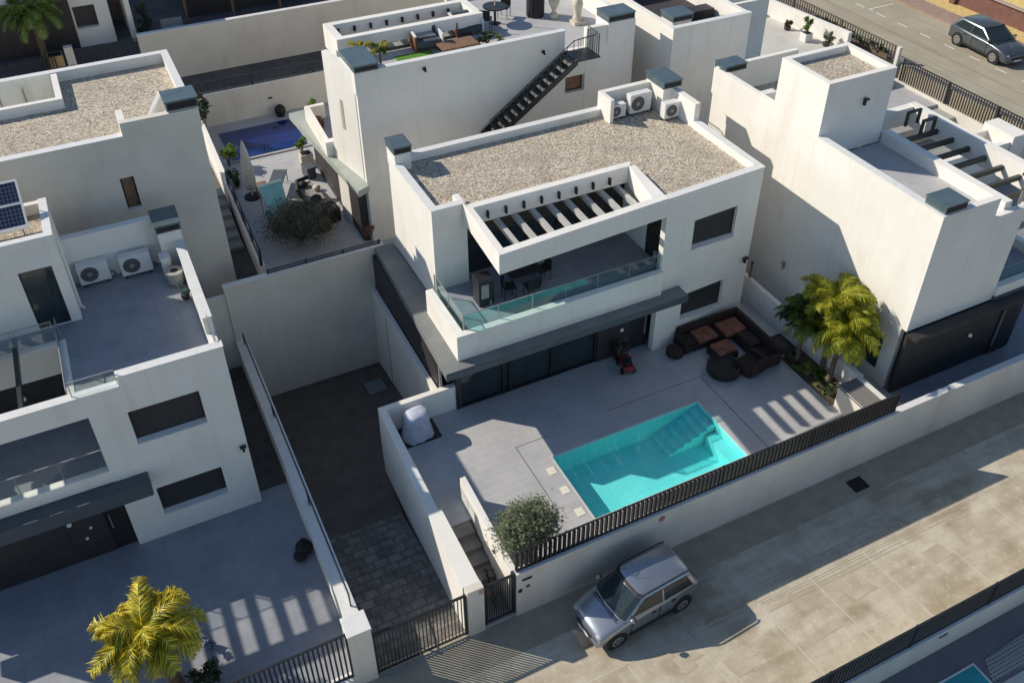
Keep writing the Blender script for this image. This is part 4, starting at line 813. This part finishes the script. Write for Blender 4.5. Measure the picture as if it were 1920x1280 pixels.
for (x,y,hx,hy,h,l,m_) in ((7.45,31.9,.25,.35,.55,'dark covered box at the near end of the rear sofa group',black),(7.6,35.6,.2,.3,.5,'grey covered box behind the rear sofa group',greyfas),(6.95,31.3,.22,.22,.4,'brown crate in front of the rear sofa group',woodf)):
    t=thing('storage_box',l,'box',(x,y,3.1),.2); MB().box(-hx,hx,-hy,hy,0,h).build('box',m_,t,local=True,bevel=.03); MB().box(-hx-.02,hx+.02,-hy-.02,hy+.02,h,h+.05).build('lid',m_,t,local=True,bevel=.015)
bush('potted_plant','leafy plant in a cream pot at the corner of the navy pool','plant',(7.75,37.1,3.1),(.38,.35,.3),320,.09,leafg,seed=72,h=.9)
t=thing('cream_pot','square cream planter at the corner of the navy pool','planter',(7.85,36.8,3.1)); B(7.55,8.1,36.55,37.05,3.1,3.6).build('planter',stone,t,bevel=.01); B(7.62,8.03,36.62,36.98,3.6,3.62).build('soil',black,t)
bush('palm_shrub','green fan palm shrub beside the rear alley wall','shrub',(4.65,38.0,3.1),(.45,.5,.45),420,.13,leafg,seed=73,h=.8)
bush('climbing_plant','dark climbing plant where the rear wall meets the alley','climber',(4.3,40.9,3.1),(.35,.8,.8),520,.13,leafd,seed=74,h=1.6)
bush('shrub','dark shrub low against the rear alley wall','shrub',(4.5,36.3,3.1),(.3,.7,.4),420,.09,leafd,seed=75)
t=thing('ball_planter','black ball shaped planter at the far corner of the navy pool','planter',(8.0,41.8,3.1)); MB().ball((8.0,41.8,3.4),.28,12).build('body',black,t,smooth=True); MB().lathe((8,41.8,3.1),[(.2,0),(.2,.05),(.1,.06)],12).build('base',dark,t)
slat_fence('dark low railing on the retaining wall above the driveway',(4.0,28.45),(8.3,28.45),3.76,3.9,.9,w=.015,dp=.015,posts=1.4,railt=.015)
# ------------------------------------------------------------ right rear house
H=thing('right_rear_house','white house with sunlit left wall in the rear row, right of the spiral stair','house',(23,31,3))
MB().wall((21.0,28.45),(24.75,28.45),3,9.9,.22).wall((24.75,28.67),(24.75,34),3,9.9,.22).wall((21.0,34),(21.0,28.67),3,9.9,.22).build('wall',plaster,H)
B(21.2,24.53,28.67,36,8.9,9.1).build('roof_terrace',mat('dark_deck',(.035,.03,.035),(.06,.05,.055),scale=5,rough=.8),H)
B(20.98,24.77,28.43,28.69,9.9,9.93).build('parapet_cap',wmetal,H)
chimney(H,21.35,22.37,29.05,29.98,9.1,10.12,th=.26)
B(22.4,24.3,29.2,29.6,9.1,9.5).build('bench',darkclad,H); B(22.8,24.4,30.4,31.0,9.1,9.5).build('bench',darkclad,H)
B(24.75,31,34.5,34.7,3,7.5).build('wall',plaster,H); B(21.2,24.5,33.6,33.8,9.1,9.9).build('parapet',plaster,H)
B(20.95,24.78,34.0,44,3,9.6).build('wall',plaster,H)
B(26,33,42,50,3,6.5).build('annex',plaster,H)
# patio by the upper street
t=thing('patio_wall','low sunlit white wall of the rear right patio below the road fence','wall',(38,40,3)); MB().prism([(38.0,35.6),(38.25,35.6),(37.4,43),(37.15,43)],3.0,4.0).build('wall',plaster,t); MB().prism([(37.15,43),(37.4,43),(34.5,44),(34.3,43.8)],3.0,4.0).build('wall_return',plaster,t)
struct('patio_floor',B(31,38.2,33,43.5,1.0,3.03),mat('pale_patio',(.52,.51,.46),(.60,.59,.54),scale=1,rough=.9))
bush('potted_plant','tall cactus-like plant in a white pot on the rear right patio','plant',(36.9,37.6,3.4),(.35,.35,.4),240,.12,leafg,seed=81,h=.6)
t=thing('white_pot','square white pot on the rear right patio','planter',(36.9,37.6,3.03)); B(36.65,37.15,37.35,37.85,3.03,3.5).build('planter',wmetal,t,bevel=.02); B(36.7,37.1,37.4,37.8,3.5,3.52).build('soil',black,t)
bush('potted_plant','dark plant against the sunlit patio wall, left of the white pot','plant',(37.0,39.3,3.03),(.3,.3,.35),220,.1,leafd,seed=82,h=.5,pot=.2)
bush('potted_plant','grey-green plant against the patio wall, right of the white pot','plant',(37.4,36.5,3.03),(.35,.35,.4),260,.1,olive,seed=83,h=.5,pot=.2)
bush('shrub','dark shrub in the shade beside the rear right house','shrub',(32.0,38.2,3.03),(.4,.4,.4),260,.1,leafd,seed=84)
slat_fence('brown slatted fence between the rear right patio and the tan road',(39.3,33.4),(39.3,62),3.05,3.85,.2,m=mat('brown_metal',(.10,.075,.06),(.14,.10,.08),scale=4,rough=.6),w=.05,dp=.05,posts=4)
t=thing('fence_hedge','thin green hedge growing through the brown road fence','hedge',(39.2,36,3)); mb=MB(); rnd=random.Random(9)
for k in range(22): leafcloud(mb,rnd,(39.1,33.8+k*.28,3.4),(.2,.3,.3),60,.09)
mb.build('foliage',leafd,t); B(39.05,39.1,33.6,40,3.03,3.3).build('stems',bark,t)
t=thing('road_retaining_wall','retaining wall carrying the tan road above the right plots','wall',(39.4,20,1)); B(39.2,39.4,-5,33,.9,2.2).build('wall',ivory,t); B(39.2,39.4,33,33.2,.9,3.9).build('end_pier',ivory,t)
slat_fence('black mesh fence beside the tan road behind the right house',(39.3,14.0),(39.3,32.6),1.65,3.4,.16,m=dark,w=.07,dp=.02,posts=3)
# ------------------------------------------------------------ right house
H=thing('right_house','big white house with roof box, roof terrace and black ground floor at the right','house',(24.5,20,1))
XW=22.38; YF=15.6
MB().wall((XW,27.1),(XW,YF+.22),1,8.3,.22).build('wall',plaster,H)
MB().wall((XW,YF),(24.85,YF),3.72,8.3,.22).build('wall',plaster,H); MB().wall((24.85,YF),(26.35,YF),3.72,7.55,.22).build('wall',plaster,H)
B(XW+.0,28.0,YF-.12,YF-.0,1.0,3.66).build('black_front',darkclad,H)
d=B(27.05,27.9,YF-.16,YF-.12,1.0,3.4).build('front_door',dark,H); B(27.1,27.13,YF-.22,YF-.16,1.4,3.1).build('handle',gmetal,d)
B(28.0,28.2,YF-.12,24,1.0,3.66).build('wall',darkclad,H)
MB().ball((25.6,YF-.2,2.5),.08,10).build('wall_lamp',whiteg,H,smooth=True)
B(XW-.03,29.6,YF-.5,YF-.12,3.60,3.74).build('canopy_slab',darkclad,H); B(26.35,29.6,YF-.12,22,3.66,3.9).build('canopy_slab',greyfas,H)
B(26.35,29.6,YF-.1,YF+.15,3.9,4.3).build('balcony_upstand',plaster,H); B(29.35,29.6,YF+.15,22,3.9,4.3).build('balcony_upstand',plaster,H)
panelglass(H,(26.4,YF+.2),(29.3,YF+.2),3.92,4.8,glassg)
MB().wall((26.35,YF+.22),(26.35,27.1),3.9,7.3,.2).build('wall',plaster,H)
MB().box(22.6,25.5,YF+.22,21.29,7.2,7.36).build('roof_terrace',tile,H); 
B(25.5,25.82,YF+.22,21.28,6.2,7.82).build('parapet',plaster,H)
# roof box
MB().wall((XW+.003,21.3),(25.42,21.3),7.4,10.3,.22).wall((25.42,21.52),(25.42,23.53),7.4,10.3,.22).wall((25.42,23.75),(XW+.003,23.75),7.4,10.3,.22).wall((XW+.003,23.53),(XW+.003,21.52),8.3,10.3,.22).build('wall',plaster,H)
B(22.6,25.2,21.52,23.53,9.9,10.05).build('roof',gravel,H)
q=B(24.15,24.22,21.2,21.3,9.15,9.38).build('wall_lamp',dark,H); B(24.1,24.27,21.12,21.26,9.38,9.43).build('lamp_shade',dark,q)
# low rear roof with ac
B(22.6,26.1,23.75,27.1,7.2,7.35).build('roof',gravel,H); MB().wall((26.35,27.3),(XW,27.3),1,8.55,.2).build('wall',plaster,H); B(XW,XW+.2,23.75,27.1,8.3,8.5).build('parapet',plaster,H)
chimney(H,22.42,23.5,26.75,27.5,7.35,8.72,th=.28,ov=.02)
chimney(H,22.42,23.4,15.62,16.5,7.4,8.62,th=.3,ov=.04)
B(XW-.02,XW+.24,YF-.02,21.3,8.3,8.33).build('parapet_cap',wmetal,H)
# pergola zone on the right side
B(27.95,28.3,YF+.01,22.5,7.0,7.84).build('pergola_beam',plaster,H); B(25.8,27.95,22.2,22.5,7.1,7.82).build('pergola_beam',plaster,H); B(26.36,27.95,YF+.01,YF+.27,6.95,7.56).build('pergola_beam',plaster,H)
for k in range(7):
    y=16.4+k*.74; B(25.8,27.95,y,y+.12,7.3,7.48).build('pergola_rafter',mat('olive_metal_dark',(.05,.055,.045),rough=.5),H)
for y in (20.84,21.58): MB().box(27.0,27.08,y,y+.1,7.48,8.0).box(27.6,27.68,y,y+.1,7.48,8.0).box(27.0,27.68,y,y+.1,8.0,8.08).build('frame_hoop',_M['olive_metal_dark'],H)
MB().box(27.6,27.68,16.4,16.5,7.48,8.2).box(26.9,27.6,16.4,16.5,8.12,8.2).build('frame_hoop',_M['olive_metal_dark'],H)
B(26.4,27.9,YF+.3,20.5,6.3,6.4).build('lower_deck',mat('pale_deck',(.22,.25,.26),rough=.8),H)
panelglass(H,(26.0,YF+.14),(28.1,YF+.14),7.57,8.15,glass)
B(26.5,29.3,YF+.3,21.8,3.905,3.95).build('balcony_floor',tile2,H)
t=thing('balcony_table','pale side table on the shaded balcony of the right house','table',(27.3,16.6,3.95)); B(26.9,27.6,16.3,17.0,4.45,4.5).build('tabletop',slabm,t)
for a,b in ((26.95,16.35),(27.55,16.35),(27.55,16.95),(26.95,16.95)): MB().tube([(a,b,3.95),(a,b,4.45)],.02,6).build('leg',dark,t)
ac(23.3,25.3,7.36,'air conditioner half hidden in the shaded roof well of the right house',wd=.9,h=.75)
f_=B(XW-.02,XW-.001,16.35,17.0,1.5,2.8).build('window',dark,H); B(XW-.026,XW-.02,16.42,16.93,1.58,2.72).build('pane',glassd,f_)
q=B(XW-.1,XW-.0,21.55,21.62,2.45,2.7).build('wall_lamp',gmetal,H); B(XW-.14,XW-.02,21.5,21.67,2.7,2.75).build('lamp_shade',gmetal,q)
# enclosure by the road
t=thing('white_garden_enclosure','white walled enclosure with square pillar behind the right house pergola','wall',(36,25,1))
MB().box(33.0,37.2,25.2,25.4,1,3.2).box(33.0,37.2,23.9,24.15,1,3.2).build('wall',plaster,t); B(37.2,38.1,23.8,25.5,1,3.5).build('pillar',plaster,t); B(33,37.2,24.15,25.2,1,2.4).build('roof',slabm,t)
# ------------------------------------------------------------ top left buildings
t=thing('far_street_wall','very long cream wall along the back street at the top','wall',(8,48.8,3)); B(2.85,24,48.7,48.95,3,5.55).build('wall',ivory,t); B(2.83,24,48.68,48.97,5.55,5.6).build('wall_coping',wmetal,t)
slat_fence('black bar fence left of the long cream back street wall',(-.2,48.8),(2.83,48.8),4.3,5.42,.13,w=.04,dp=.05,posts=3)
slat_fence('black bar fence at the far left behind the gravel roof',(-6.5,48.8),(-1.15,48.8),4.2,5.25,.13,w=.04,dp=.05,posts=3)
t=thing('intercom_pillar','grey pillar with letter plate in the back street fence','gate pillar',(-.4,48.8,3)); B(-.62,-.22,48.65,49.0,3,5.6).build('shaft',ivory,t); B(-.55,-.3,48.63,48.65,4.6,4.7).build('letter_slot',mat('slot_red',(.25,.1,.09),rough=.6),t)
t=thing('yellow_planter','ochre box planter at the foot of the top left palm','planter',(-1.15,49.3,4.6)); B(-1.45,-.75,48.95,49.6,4.0,5.15).build('planter',mat('ochre_box',(.5,.36,.14),(.6,.45,.2),scale=4,rough=.9),t); B(-1.4,-.8,49.0,49.5,5.15,5.17).build('soil',black,t)
palm('green palm with orange lower fronds in the top left corner',(-1.55,50.0,4.6),2.6,1.7,26,mat('mid_frond',(.09,.17,.02),(.25,.33,.06),rough=.6,island=True,lo=0,hi=1),91,m2=palmgreen,tr=.15)
t=thing('top_left_house','shaded white house with wide dark window at the top left','house',(0,52,4.6))
MB().wall((-8,51.0),(2.0,51.0),4.6,10.5,.25,[(8.3,9.35,5.55,6.7)]).build('wall',plaster,t); B(2.0,2.02,51.2,60,4.6,10.5)
window(t,.3,1.35,5.55,6.7,51.0,m=shutter)
B(-8,.2,50.88,50.98,4.6,7.2).build('dark_front',darkclad,t)
B(-8,1.98,51.25,60,10.3,10.4).build('roof',gravel,t); MB().wall((2.0,51.25),(2.0,60),4.6,10.5,.2).build('wall',plaster,t)
t=thing('brown_passage_wall','brownish passage wall right of the top left house','wall',(2.4,53,4.6)); B(2.02,2.75,54,54.2,4.6,9).build('wall',mat('brown_render',(.2,.15,.12),(.26,.2,.16),scale=2,rough=.9),t); B(2.75,3.0,50.6,58,4.6,6.8).build('return_wall',plaster,t)
t=thing('garden_pavilion','dark timber pavilion behind the long cream wall','pavilion',(9,53,4.6)); B(5.8,13.5,52.6,53,4.6,7.6).build('panel',darkclad,t); B(5.4,13.9,51.6,56,7.6,7.75).build('roof',darkclad,t)
for x in (5.8,8.3,10.9,13.4): B(x-.07,x+.07,51.7,51.84,4.6,7.6).build('post',woodf,t)
t=thing('dark_backdrop_house','dark facade of the next house beyond the long cream wall','house',(18,56,4.6)); MB().wall((3.2,60),(24,60),4.6,11,.3).build('wall',plaster,t); B(4,22,59.85,59.98,4.6,9.5).build('dark_front',darkclad,t)
bush('shrub','dark green shrub behind the left end of the long cream wall','shrub',(3.5,50.3,4.6),(.4,.7,.7),420,.13,leafd,seed=92,h=.7)
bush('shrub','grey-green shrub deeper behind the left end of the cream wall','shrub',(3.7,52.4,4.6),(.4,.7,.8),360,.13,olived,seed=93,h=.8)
t=thing('grey_bench','grey garden bench beyond the long cream wall','bench',(4.8,50.6,4.6)); B(4.3,5.4,50.4,50.8,4.98,5.04).build('seat',slabm,t); B(4.3,5.4,50.8,50.85,5.04,5.4).build('backrest',slabm,t)
for a in (4.4,5.3): B(a-.03,a+.03,50.42,50.78,4.6,4.98).build('leg',dark,t)
# ------------------------------------------------------------ far side of the upper road
def yardwall(p0,p1,label):
    t=thing('brick_yard_wall',label,'wall',(*p0,3.1)); MB().wall(p0,p1,3.1,4.2,.2).build('wall',brick,t)
    d=(Vector(p1)-Vector(p0)); c=(Vector(p1)+Vector(p0))/2; MB().obox((c.x-.0,c.y),d.length/2,.14,4.2,4.27,math.atan2(d.y,d.x)).build('wall_coping',mat('stone_cap',(.4,.33,.27),rough=.9),t)
    MB().obox(p0,.2,.2,3.1,4.5,0).build('pier',brick,t); return t
yardwall((48.6,37.9),(48.6,24),'red-brown brick yard wall behind the parked grey car'); yardwall((49.3,52),(49.3,38.6),'red-brown brick yard wall at the top beyond the ochre verge')
t=thing('far_house','grey house corner beyond the brick yard walls','house',(56,36,3.1)); B(53,64,30,38,3.1,8).build('wall',slabm,t); B(53.2,63.8,30.2,37.8,8,8.1).build('roof',gravel,t)
bush('shrub','dark shrub between the two brick yard walls','shrub',(48.9,38.2,3.1),(.35,.35,.5),200,.12,leafd,seed=95)
# ------------------------------------------------------------ lower right plot
t=thing('lower_wall','white wall under the black fence at the bottom right','wall',(20,8,-.5)); B(-30,60,7.95,8.1,-.9,.56).build('wall',ivory,t); B(-30,60,7.93,8.12,.56,.59).build('wall_coping',wmetal,t); B(17.15,17.45,7.93,7.95,.28,.34).build('wall_light',dark,t)
slat_fence('black slatted fence along the lower side of the street',(4,8.03),(34,8.03),.6,1.57,.125,w=.1,dp=.02,posts=3,railt=.02)
pl=thing('lower_pool','small teal pool corner at the bottom right edge','pool',(17,6,-.6)); B(14.6,17.9,3.0,7.14,-.498,-.47).build('basin',mat('teal_liner',(.03,.36,.38),(.05,.44,.45),scale=1,rough=.4),pl); B(14.6,17.9,3.0,7.14,-.45,-.447).build('water_surface',water,pl)
MB().wall((17.95,3.0),(17.95,7.2),-.5,-.44,.05).wall((17.9,7.2),(14.6,7.2),-.5,-.44,.05).build('coping',wmetal,pl)
t=thing('lattice_mat','grey and white checked mat beside the lower teal pool','mat',(18.9,6.8,-.5)); MB().prism([(18.0,6.55),(19.6,6.5),(20.6,6.6),(20.6,7.25),(18.35,7.15)],-.498,-.47).build('mat',meshm,t); B(20.6,20.62,6.6,7.25,-.498,-.46).build('edging',dark,t)
struct('lower_paving_light',B(18.02,24,3,6.42,-.5,-.48),mat('pale_slab',(.5,.5,.47),(.58,.57,.53),scale=2,rough=.9))
# ------------------------------------------------------------ cars
def car(label,loc,rz,L,W,H_,paint,hoodz,beltz,x_cowl,x_roof0,x_roof1,x_tail,wr,axf,axr,name='parked_car',noseh=.62,rails=True):
    t=thing(name,label,'car',loc,rz,'cars parked along the streets')
    hw=W/2
    def wf(x): u=abs(x-L/2)/(L/2); return hw*(1-.10*u**3.5)
    def X(x): return L/2-x
    # lower body loft
    st=[(0,noseh-.12),(.04,noseh),(.22,noseh+.10),(.5,hoodz-.07),(x_cowl-.05,hoodz),(x_cowl+.2,beltz-.01),(L*.5,beltz),(L*.7,beltz+.02),(x_tail-.02,beltz+.04),(L-.04,beltz-.02),(L,beltz-.22)]
    vs=[];fs=[]; prof=None
    for x,zt in st:
        w_=wf(x)*( .93 if x in (0,L) else 1); zb=.2 if 0<x<L else .3
        half=[(0,zb),(w_*.86,zb),(w_*.97,zb+.08),(w_,min(zt-.12,.5)),(w_*.985,zt-.1),(w_*.93,zt-.02),(w_*.78,zt+.005),(0,zt+.03)]
        ring=half+[(-a,b) for a,b in half[-2:0:-1]]; o=len(vs); vs+=[(X(x),a,b) for a,b in ring]; n=len(ring)
        if prof is not None: fs+=[(prof+k,prof+(k+1)%n,o+(k+1)%n,o+k) for k in range(n)]
        prof=o
    n=14; fs+=[tuple(range(n))[::-1],tuple(prof+k for k in range(n))]
    body=MB().add(vs,fs).build('body',paint,t,local=True,smooth=True)
    m=body.modifiers.new('s','SUBSURF'); m.levels=2; m.render_levels=2
    # cabin
    bw=hw*.93; rw=hw*.78
    def ring(z,x0,x1,w_):  # rounded rectangle ring
        return [(X(x0+.10),-w_,z),(X(x0),-w_*.72,z),(X(x0-.03),0,z),(X(x0),w_*.72,z),(X(x0+.10),w_,z),(X((x0+x1)/2),w_*1.01,z),(X(x1-.08),w_,z),(X(x1),w_*.72,z),(X(x1+.02),0,z),(X(x1),-w_*.72,z),(X(x1-.08),-w_,z),(X((x0+x1)/2),-w_*1.01,z)]
    bz=beltz-.02; rg=[ring(bz,x_cowl,x_tail,bw),ring(H_-.08,x_roof0-.03,x_roof1+.03,rw),ring(H_-.015,x_roof0+.08,x_roof1-.08,rw*.9)]
    vs=sum(rg,[]); n=12; fs=[]
    for i in range(2): fs+=[(i*n+k,i*n+(k+1)%n,(i+1)*n+(k+1)%n,(i+1)*n+k) for k in range(n)]
    vs.append((X((x_roof0+x_roof1)/2),0,H_)); fs+=[(2*n+k,2*n+(k+1)%n,3*n) for k in range(n)]
    cb=MB().add(vs,fs).build('cabin',paint,t,local=True,smooth=True,bevel=.035,seg=3)
    for (xa,xb,ya,yb,zz) in ((x_cowl-.1,x_cowl-.088,-hw*.72,hw*.72,hoodz+.012),):
        MB().box(X(xb),X(xa),ya,yb,zz-.03,zz+.012).build('bonnet_gap',black,t,local=True)
    MB().tube([(X(x_roof0+.25),0,H_),(X(x_roof0+.45),0,H_+.22)],.006,5).build('aerial',black,t,local=True)
    MB().box(X(x_cowl+.05),X(x_cowl-.05),-hw*.66,hw*.66,hoodz+.0,hoodz+.028).build('scuttle_panel',black,t,local=True)
    lo,hi=rg[0],rg[1]
    def pane(ks,name_,t0=.10,t1=.93,inset=.04,out=.008,ns=1):
        """glass following the cabin between ring indices"""
        P=[Vector(lo[k]).lerp(Vector(hi[k]),t0) for k in ks]+[Vector(lo[k]).lerp(Vector(hi[k]),t1) for k in ks[::-1]]
        c=sum(P,Vector())/len(P); 
        m_=len(ks)
        # inset ends
        for a,b in ((0,1),(m_-1,m_-2),(m_,m_+1),(2*m_-1,2*m_-2)):
            d=(P[b]-P[a]); P[a]=P[a]+d.normalized()*inset
        ctr=Vector((X((x_cowl+x_tail)/2),0,bz)); 
        Q=[p+((p-ctr)*Vector((1,1,.5))).normalized()*out for p in P]
        f=[(i,i+1,2*m_-2-i,2*m_-1-i) for i in range(m_-1)]
        return MB().add(Q,f).build(name_,glassd,t,local=True)
    for ks in ([0,1,2,3,4],):
        P=[Vector(rg[1][k]) for k in ks]+[Vector(rg[2][k]).lerp(Vector(rg[1][k]),.25) for k in ks[::-1]]
        P=[p+Vector((.006,0,.01)) for p in P]; MB().add(P,[(i,i+1,8-i,9-i) for i in range(4)]).build('windscreen_header',black,t,local=True)
    pane([0,1,2,3,4],'windscreen',t0=.06,t1=1.0,inset=.04,out=.012); pane([7,8,9],'rear_window',t0=.15,inset=-.02)
    pane([4,5,6],'side_window',inset=.14,out=.01); pane([10,11,0],'side_window',inset=.14,out=.01)
    for s in (-1,1):   # door pillar
        xm=(x_cowl+x_tail)/2+.05; MB().add([(X(xm-.03),s*(bw*1.01+.016),bz+.04),(X(xm+.03),s*(bw*1.01+.016),bz+.04),(X(xm+.02),s*(rw*1.01+.02),H_-.1),(X(xm-.03),s*(rw*1.01+.02),H_-.1)],[(0,1,2,3)]).build('door_pillar',paint,t,local=True)
        if rails: MB().tube([(X(x_roof0+.1),s*rw*.93,H_-.02),(X(x_roof0+.3),s*rw*.95,H_+.02),(X(x_roof1-.2),s*rw*.95,H_+.02),(X(x_roof1-.05),s*rw*.93,H_-.02)],.024,6).build('roof_rail',black,t,local=True)
        mi=MB().ball((X(x_cowl+.28),s*(bw+.1),beltz+.08),.085,10,.8).build('wing_mirror',paint,t,local=True,smooth=True); MB().box(X(x_cowl+.37),X(x_cowl+.345),s*(bw+.1)-.06,s*(bw+.1)+.06,beltz+.03,beltz+.13).build('mirror_glass',glassd,mi,local=True)
        for ax in (axf,axr):
            ar=MB(); k=20; y=s*(wf(ax)+.004)
            ar.tube([(X(ax),y-s*.12,wr-.0),(X(ax),y,wr)],wr+.055,24).build('wheel_arch',black,t,local=True)
            wh=MB().tube([(X(ax),y-s*.18,wr),(X(ax),y-s*.01,wr),(X(ax),y+s*.012,wr)],[wr,wr,wr*.93],24).build('wheel',rubber,t,local=True)
            MB().tube([(X(ax),y,wr),(X(ax),y+s*.018,wr),(X(ax),y+s*.024,wr)],[wr*.66,wr*.66,wr*.5],20).build('rim',chrome,wh,local=True)
            hb=MB()
            for q in range(5):
                a=q*1.2566; hb.tube([(X(ax)+.35*wr*math.cos(a),y+s*.02,wr+.35*wr*math.sin(a)),(X(ax)+.35*wr*math.cos(a),y+s*.03,wr+.35*wr*math.sin(a))],wr*.12,6)
            hb.build('hub_slots',black,wh,local=True)
        hl=MB().ball((X(.19),s*wf(.1)*.74,noseh-.01),.15,14,.42).build('headlight',clear,t,local=True,smooth=True)
        tl=MB().box(X(L-.0),X(L-.14),min(s*hw*.62,s*hw*.80),max(s*hw*.62,s*hw*.80),beltz-.34,beltz-.06).build('tail_light',redl,t,local=True,bevel=.02)
        MB().box(X(L*.52)-.07,X(L*.52)+.07,min(s*wf(L/2)*.99,s*wf(L/2)*1.012),max(s*wf(L/2)*.99,s*wf(L/2)*1.012),beltz-.19,beltz-.155).build('door_handle',black,t,local=True)
        MB().box(X(L*.72)-.07,X(L*.72)+.07,min(s*wf(L/2)*.985,s*wf(L/2)*1.005),max(s*wf(L/2)*.985,s*wf(L/2)*1.005),beltz-.17,beltz-.135).build('door_handle',black,t,local=True)
        for xs in (x_cowl+.33,L*.58): MB().box(X(xs)-.006,X(xs)+.006,min(s*wf(xs)*.99,s*wf(xs)*1.004),max(s*wf(xs)*.99,s*wf(xs)*1.004),.32,beltz-.06).build('door_seam',black,t,local=True)
        MB().box(X(axr-.4),X(axf+.4),min(s*hw*.98,s*hw*1.01),max(s*hw*.98,s*hw*1.01),.26,.34).build('sill_trim',black,t,local=True)
    MB().box(X(.06),X(-.015),-hw*.82,hw*.82,.25,.40).build('front_bumper',paint,t,local=True,bevel=.03); MB().box(X(.03),X(-.022),-hw*.45,hw*.45,.42,.5).build('grille',black,t,local=True)
    MB().box(X(-.022),X(-.03),-.24,.24,.29,.39).build('number_plate',wmetal,t,local=True)
    MB().box(X(L+.02),X(L-.06),-hw*.85,hw*.85,.28,.5).build('rear_bumper',black,t,local=True,bevel=.03)
    MB().tube([(X(x_cowl+.02),-.1,beltz+.03),(X(x_cowl+.12),.45,beltz+.09)],.01,5).build('wiper',black,t,local=True)
    MB().box(X(.5),X(x_cowl-.06),-.004,.004,hoodz-.02,hoodz-.015).build('bonnet_crease',paint,t,local=True)
    return t
car('small silver hatchback with roof rails parked beside the white street wall',(10.12,12.72,.004),math.atan2(-.075,-1),3.54,1.58,1.52,silver,.90,.95,.76,1.42,3.2,3.5,.29,.62,2.92)
car('dark grey hatchback parked on the tan upper road',(44.75,32.0,3.004),R(-94.5),4.25,1.84,1.52,dgrey,.92,.97,1.1,1.95,3.75,4.22,.34,.82,3.45,rails=False)

# rear row of plots scaled about the camera, ending lower and farther off
keep={'back_retaining_wall','wall_left_of_alley','side_retaining_wall'}
for o in list(C.objects):
    if o.parent is not None or o.type in ('CAMERA','LIGHT'): continue
    n_=o.name.split('.')[0]
    if o.get('kind')=='structure':
        if n_ in ('rear_terrace','alley_floor','rear_terrace_right','back_street','upper_terrace'):
            o.scale=(1.045,)*3; o.location=(0,0,-1.08)
    elif o.location.y>28.55 and o.location.x<32 and n_ not in keep and not (n_=='shrub' and abs(o.location.x-8.15)<.01):
        L_=o.location; o.location=(L_.x*1.045,L_.y*1.045,L_.z*1.045-1.08); o.scale=(1.045,)*3
